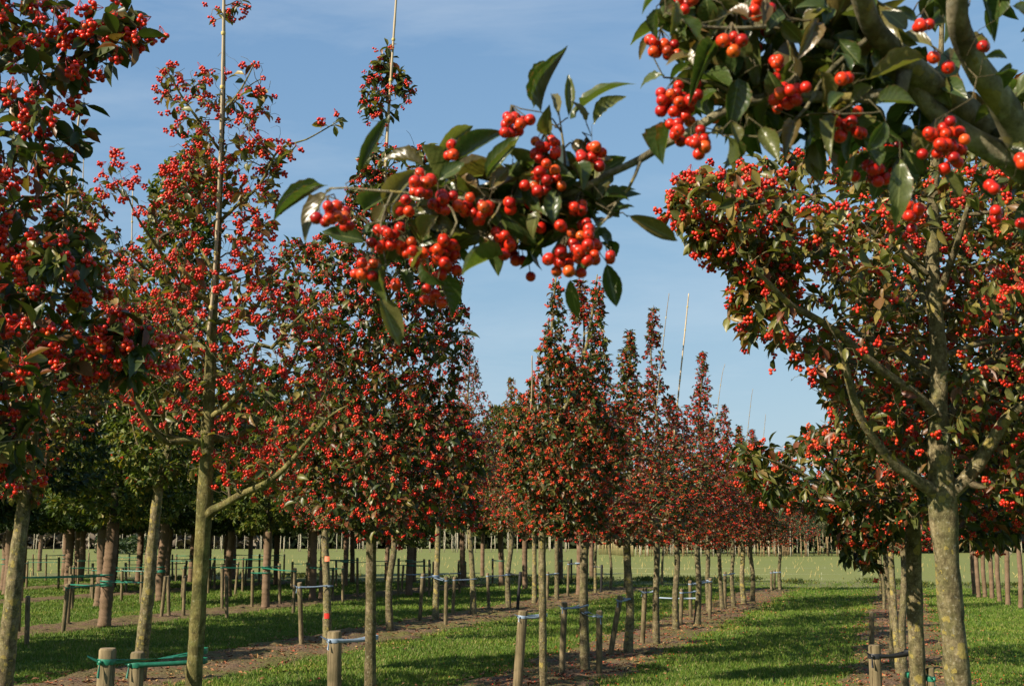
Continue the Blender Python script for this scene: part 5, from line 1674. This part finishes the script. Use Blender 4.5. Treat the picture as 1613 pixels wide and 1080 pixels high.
far_mass('hedge', 170, 250, 150, 160, 2.6, 1500, M_LEAF_DARK, 0.5, 0, 8)
# low pale wires across the field
for i, (va, vb) in enumerate(((897, 896), (905, 907), (913, 915))):
    a, b_ = G(930, va), G(1420, vb)
    o = root('field_wire', (a[0], a[1], 0), ['far', 'middle', 'near'][i] + ' one of three low pale wires strung across the field', 'wire', 'low wires across the field')
    mb = MB()
    pts = np.array([(0, 0, 0.10), ((b_ - a)[0] / 2, (b_ - a)[1] / 2, 0.06), ((b_ - a)[0], (b_ - a)[1], 0.10)])
    tubes(mb, pts, np.full(3, 0.004), 5)
    link('strand', mb.mesh('strand', M_WIRE), o)
    pm = MB()
    for q in np.linspace(0, 1, 9):
        tubes(pm, np.array([((b_ - a)[0] * q, (b_ - a)[1] * q, 0.0), ((b_ - a)[0] * q, (b_ - a)[1] * q, 0.08), ((b_ - a)[0] * q, (b_ - a)[1] * q, 0.16)]), np.full(3, 0.008), 5)
    link('pegs', pm.mesh('pegs', M_WIRE), o, 'stuff')

# ------------------------------------------------------------------ litter: fallen leaves and berries, weeds at the field edge
n = 11000
k = rng.integers(0, 3, n)
lc = np.array([STRIPS[i][0] for i in range(3)])[k]; hw = np.array([STRIPS[i][1] for i in range(3)])[k]
s = np.exp(rng.uniform(math.log(11), math.log(44), n)); l = lc + rng.normal(0, 0.75, n) * hw
x, y = row_xy(l, s)
base = np.stack([x, y, np.full(n, 0.03)], -1)
mb = MB()
leaves_into(mb, T_LOW, base, np.stack([rng.normal(size=n), rng.normal(size=n), rng.normal(0, 0.15, n)], -1), np.stack([rng.normal(0, 0.25, n), rng.normal(0, 0.25, n), np.ones(n)], -1), rng.uniform(0.04, 0.085, n), rng.uniform(0.025, 0.045, n))
link('fallen_leaves', mb.mesh('fallen_leaves', M_FALLEN, uv=True), kind='stuff')
n = 3500
k = rng.integers(0, 2, n)
l = np.array([0.05, -4.15])[k] + rng.normal(0, 0.6, n); s = np.exp(rng.uniform(math.log(11), math.log(40), n))
x, y = row_xy(l, s)
mb = MB(); spheres_into(mb, np.stack([x, y, np.full(n, 0.028)], -1), rng.uniform(0.006, 0.009, n), 1)
link('fallen_berries', mb.mesh('fallen_berries', M_BERRY_OR), kind='stuff')
# dark weedy tufts along the edge of the field
n = 9000
kk = rng.integers(0, 46, n)
cl_, cs_ = rng.uniform(-34, 16, 46), LANE_END + rng.uniform(-1.0, 5.5, 46)
x, y = row_xy(cl_[kk] + rng.normal(0, 0.35, n), cs_[kk] + rng.normal(0, 0.25, n))
mb = MB()
leaves_into(mb, T_MIN, np.stack([x, y, rng.random(n) * 0.12], -1), np.stack([rng.normal(0, 0.6, n), rng.normal(0, 0.6, n), np.ones(n)], -1), rng.normal(size=(n, 3)), rng.uniform(0.08, 0.2, n), rng.uniform(0.02, 0.05, n))
link('weeds', mb.mesh('weeds', M_LEAF_LIME, uv=True), kind='stuff')
# sparse pale stalks in the field
n = 800
u = rng.uniform(-40, 1660, n); d = rng.uniform(55, 125, n)
B = np.stack([(u - CX) / F * d, d * math.cos(PITCH), np.zeros(n)], -1)
tip = B + np.stack([rng.normal(0, 0.06, n), rng.normal(0, 0.06, n), rng.uniform(0.10, 0.30, n)], -1)
mb = MB(); tubes(mb, np.stack([B, (B + tip) / 2, tip], 1), np.tile([[0.02, 0.016, 0.008]], (n, 1)), 3, cap=False)
link('dry_stalks', mb.mesh('dry_stalks', M_CANE_YELLOW), kind='stuff')
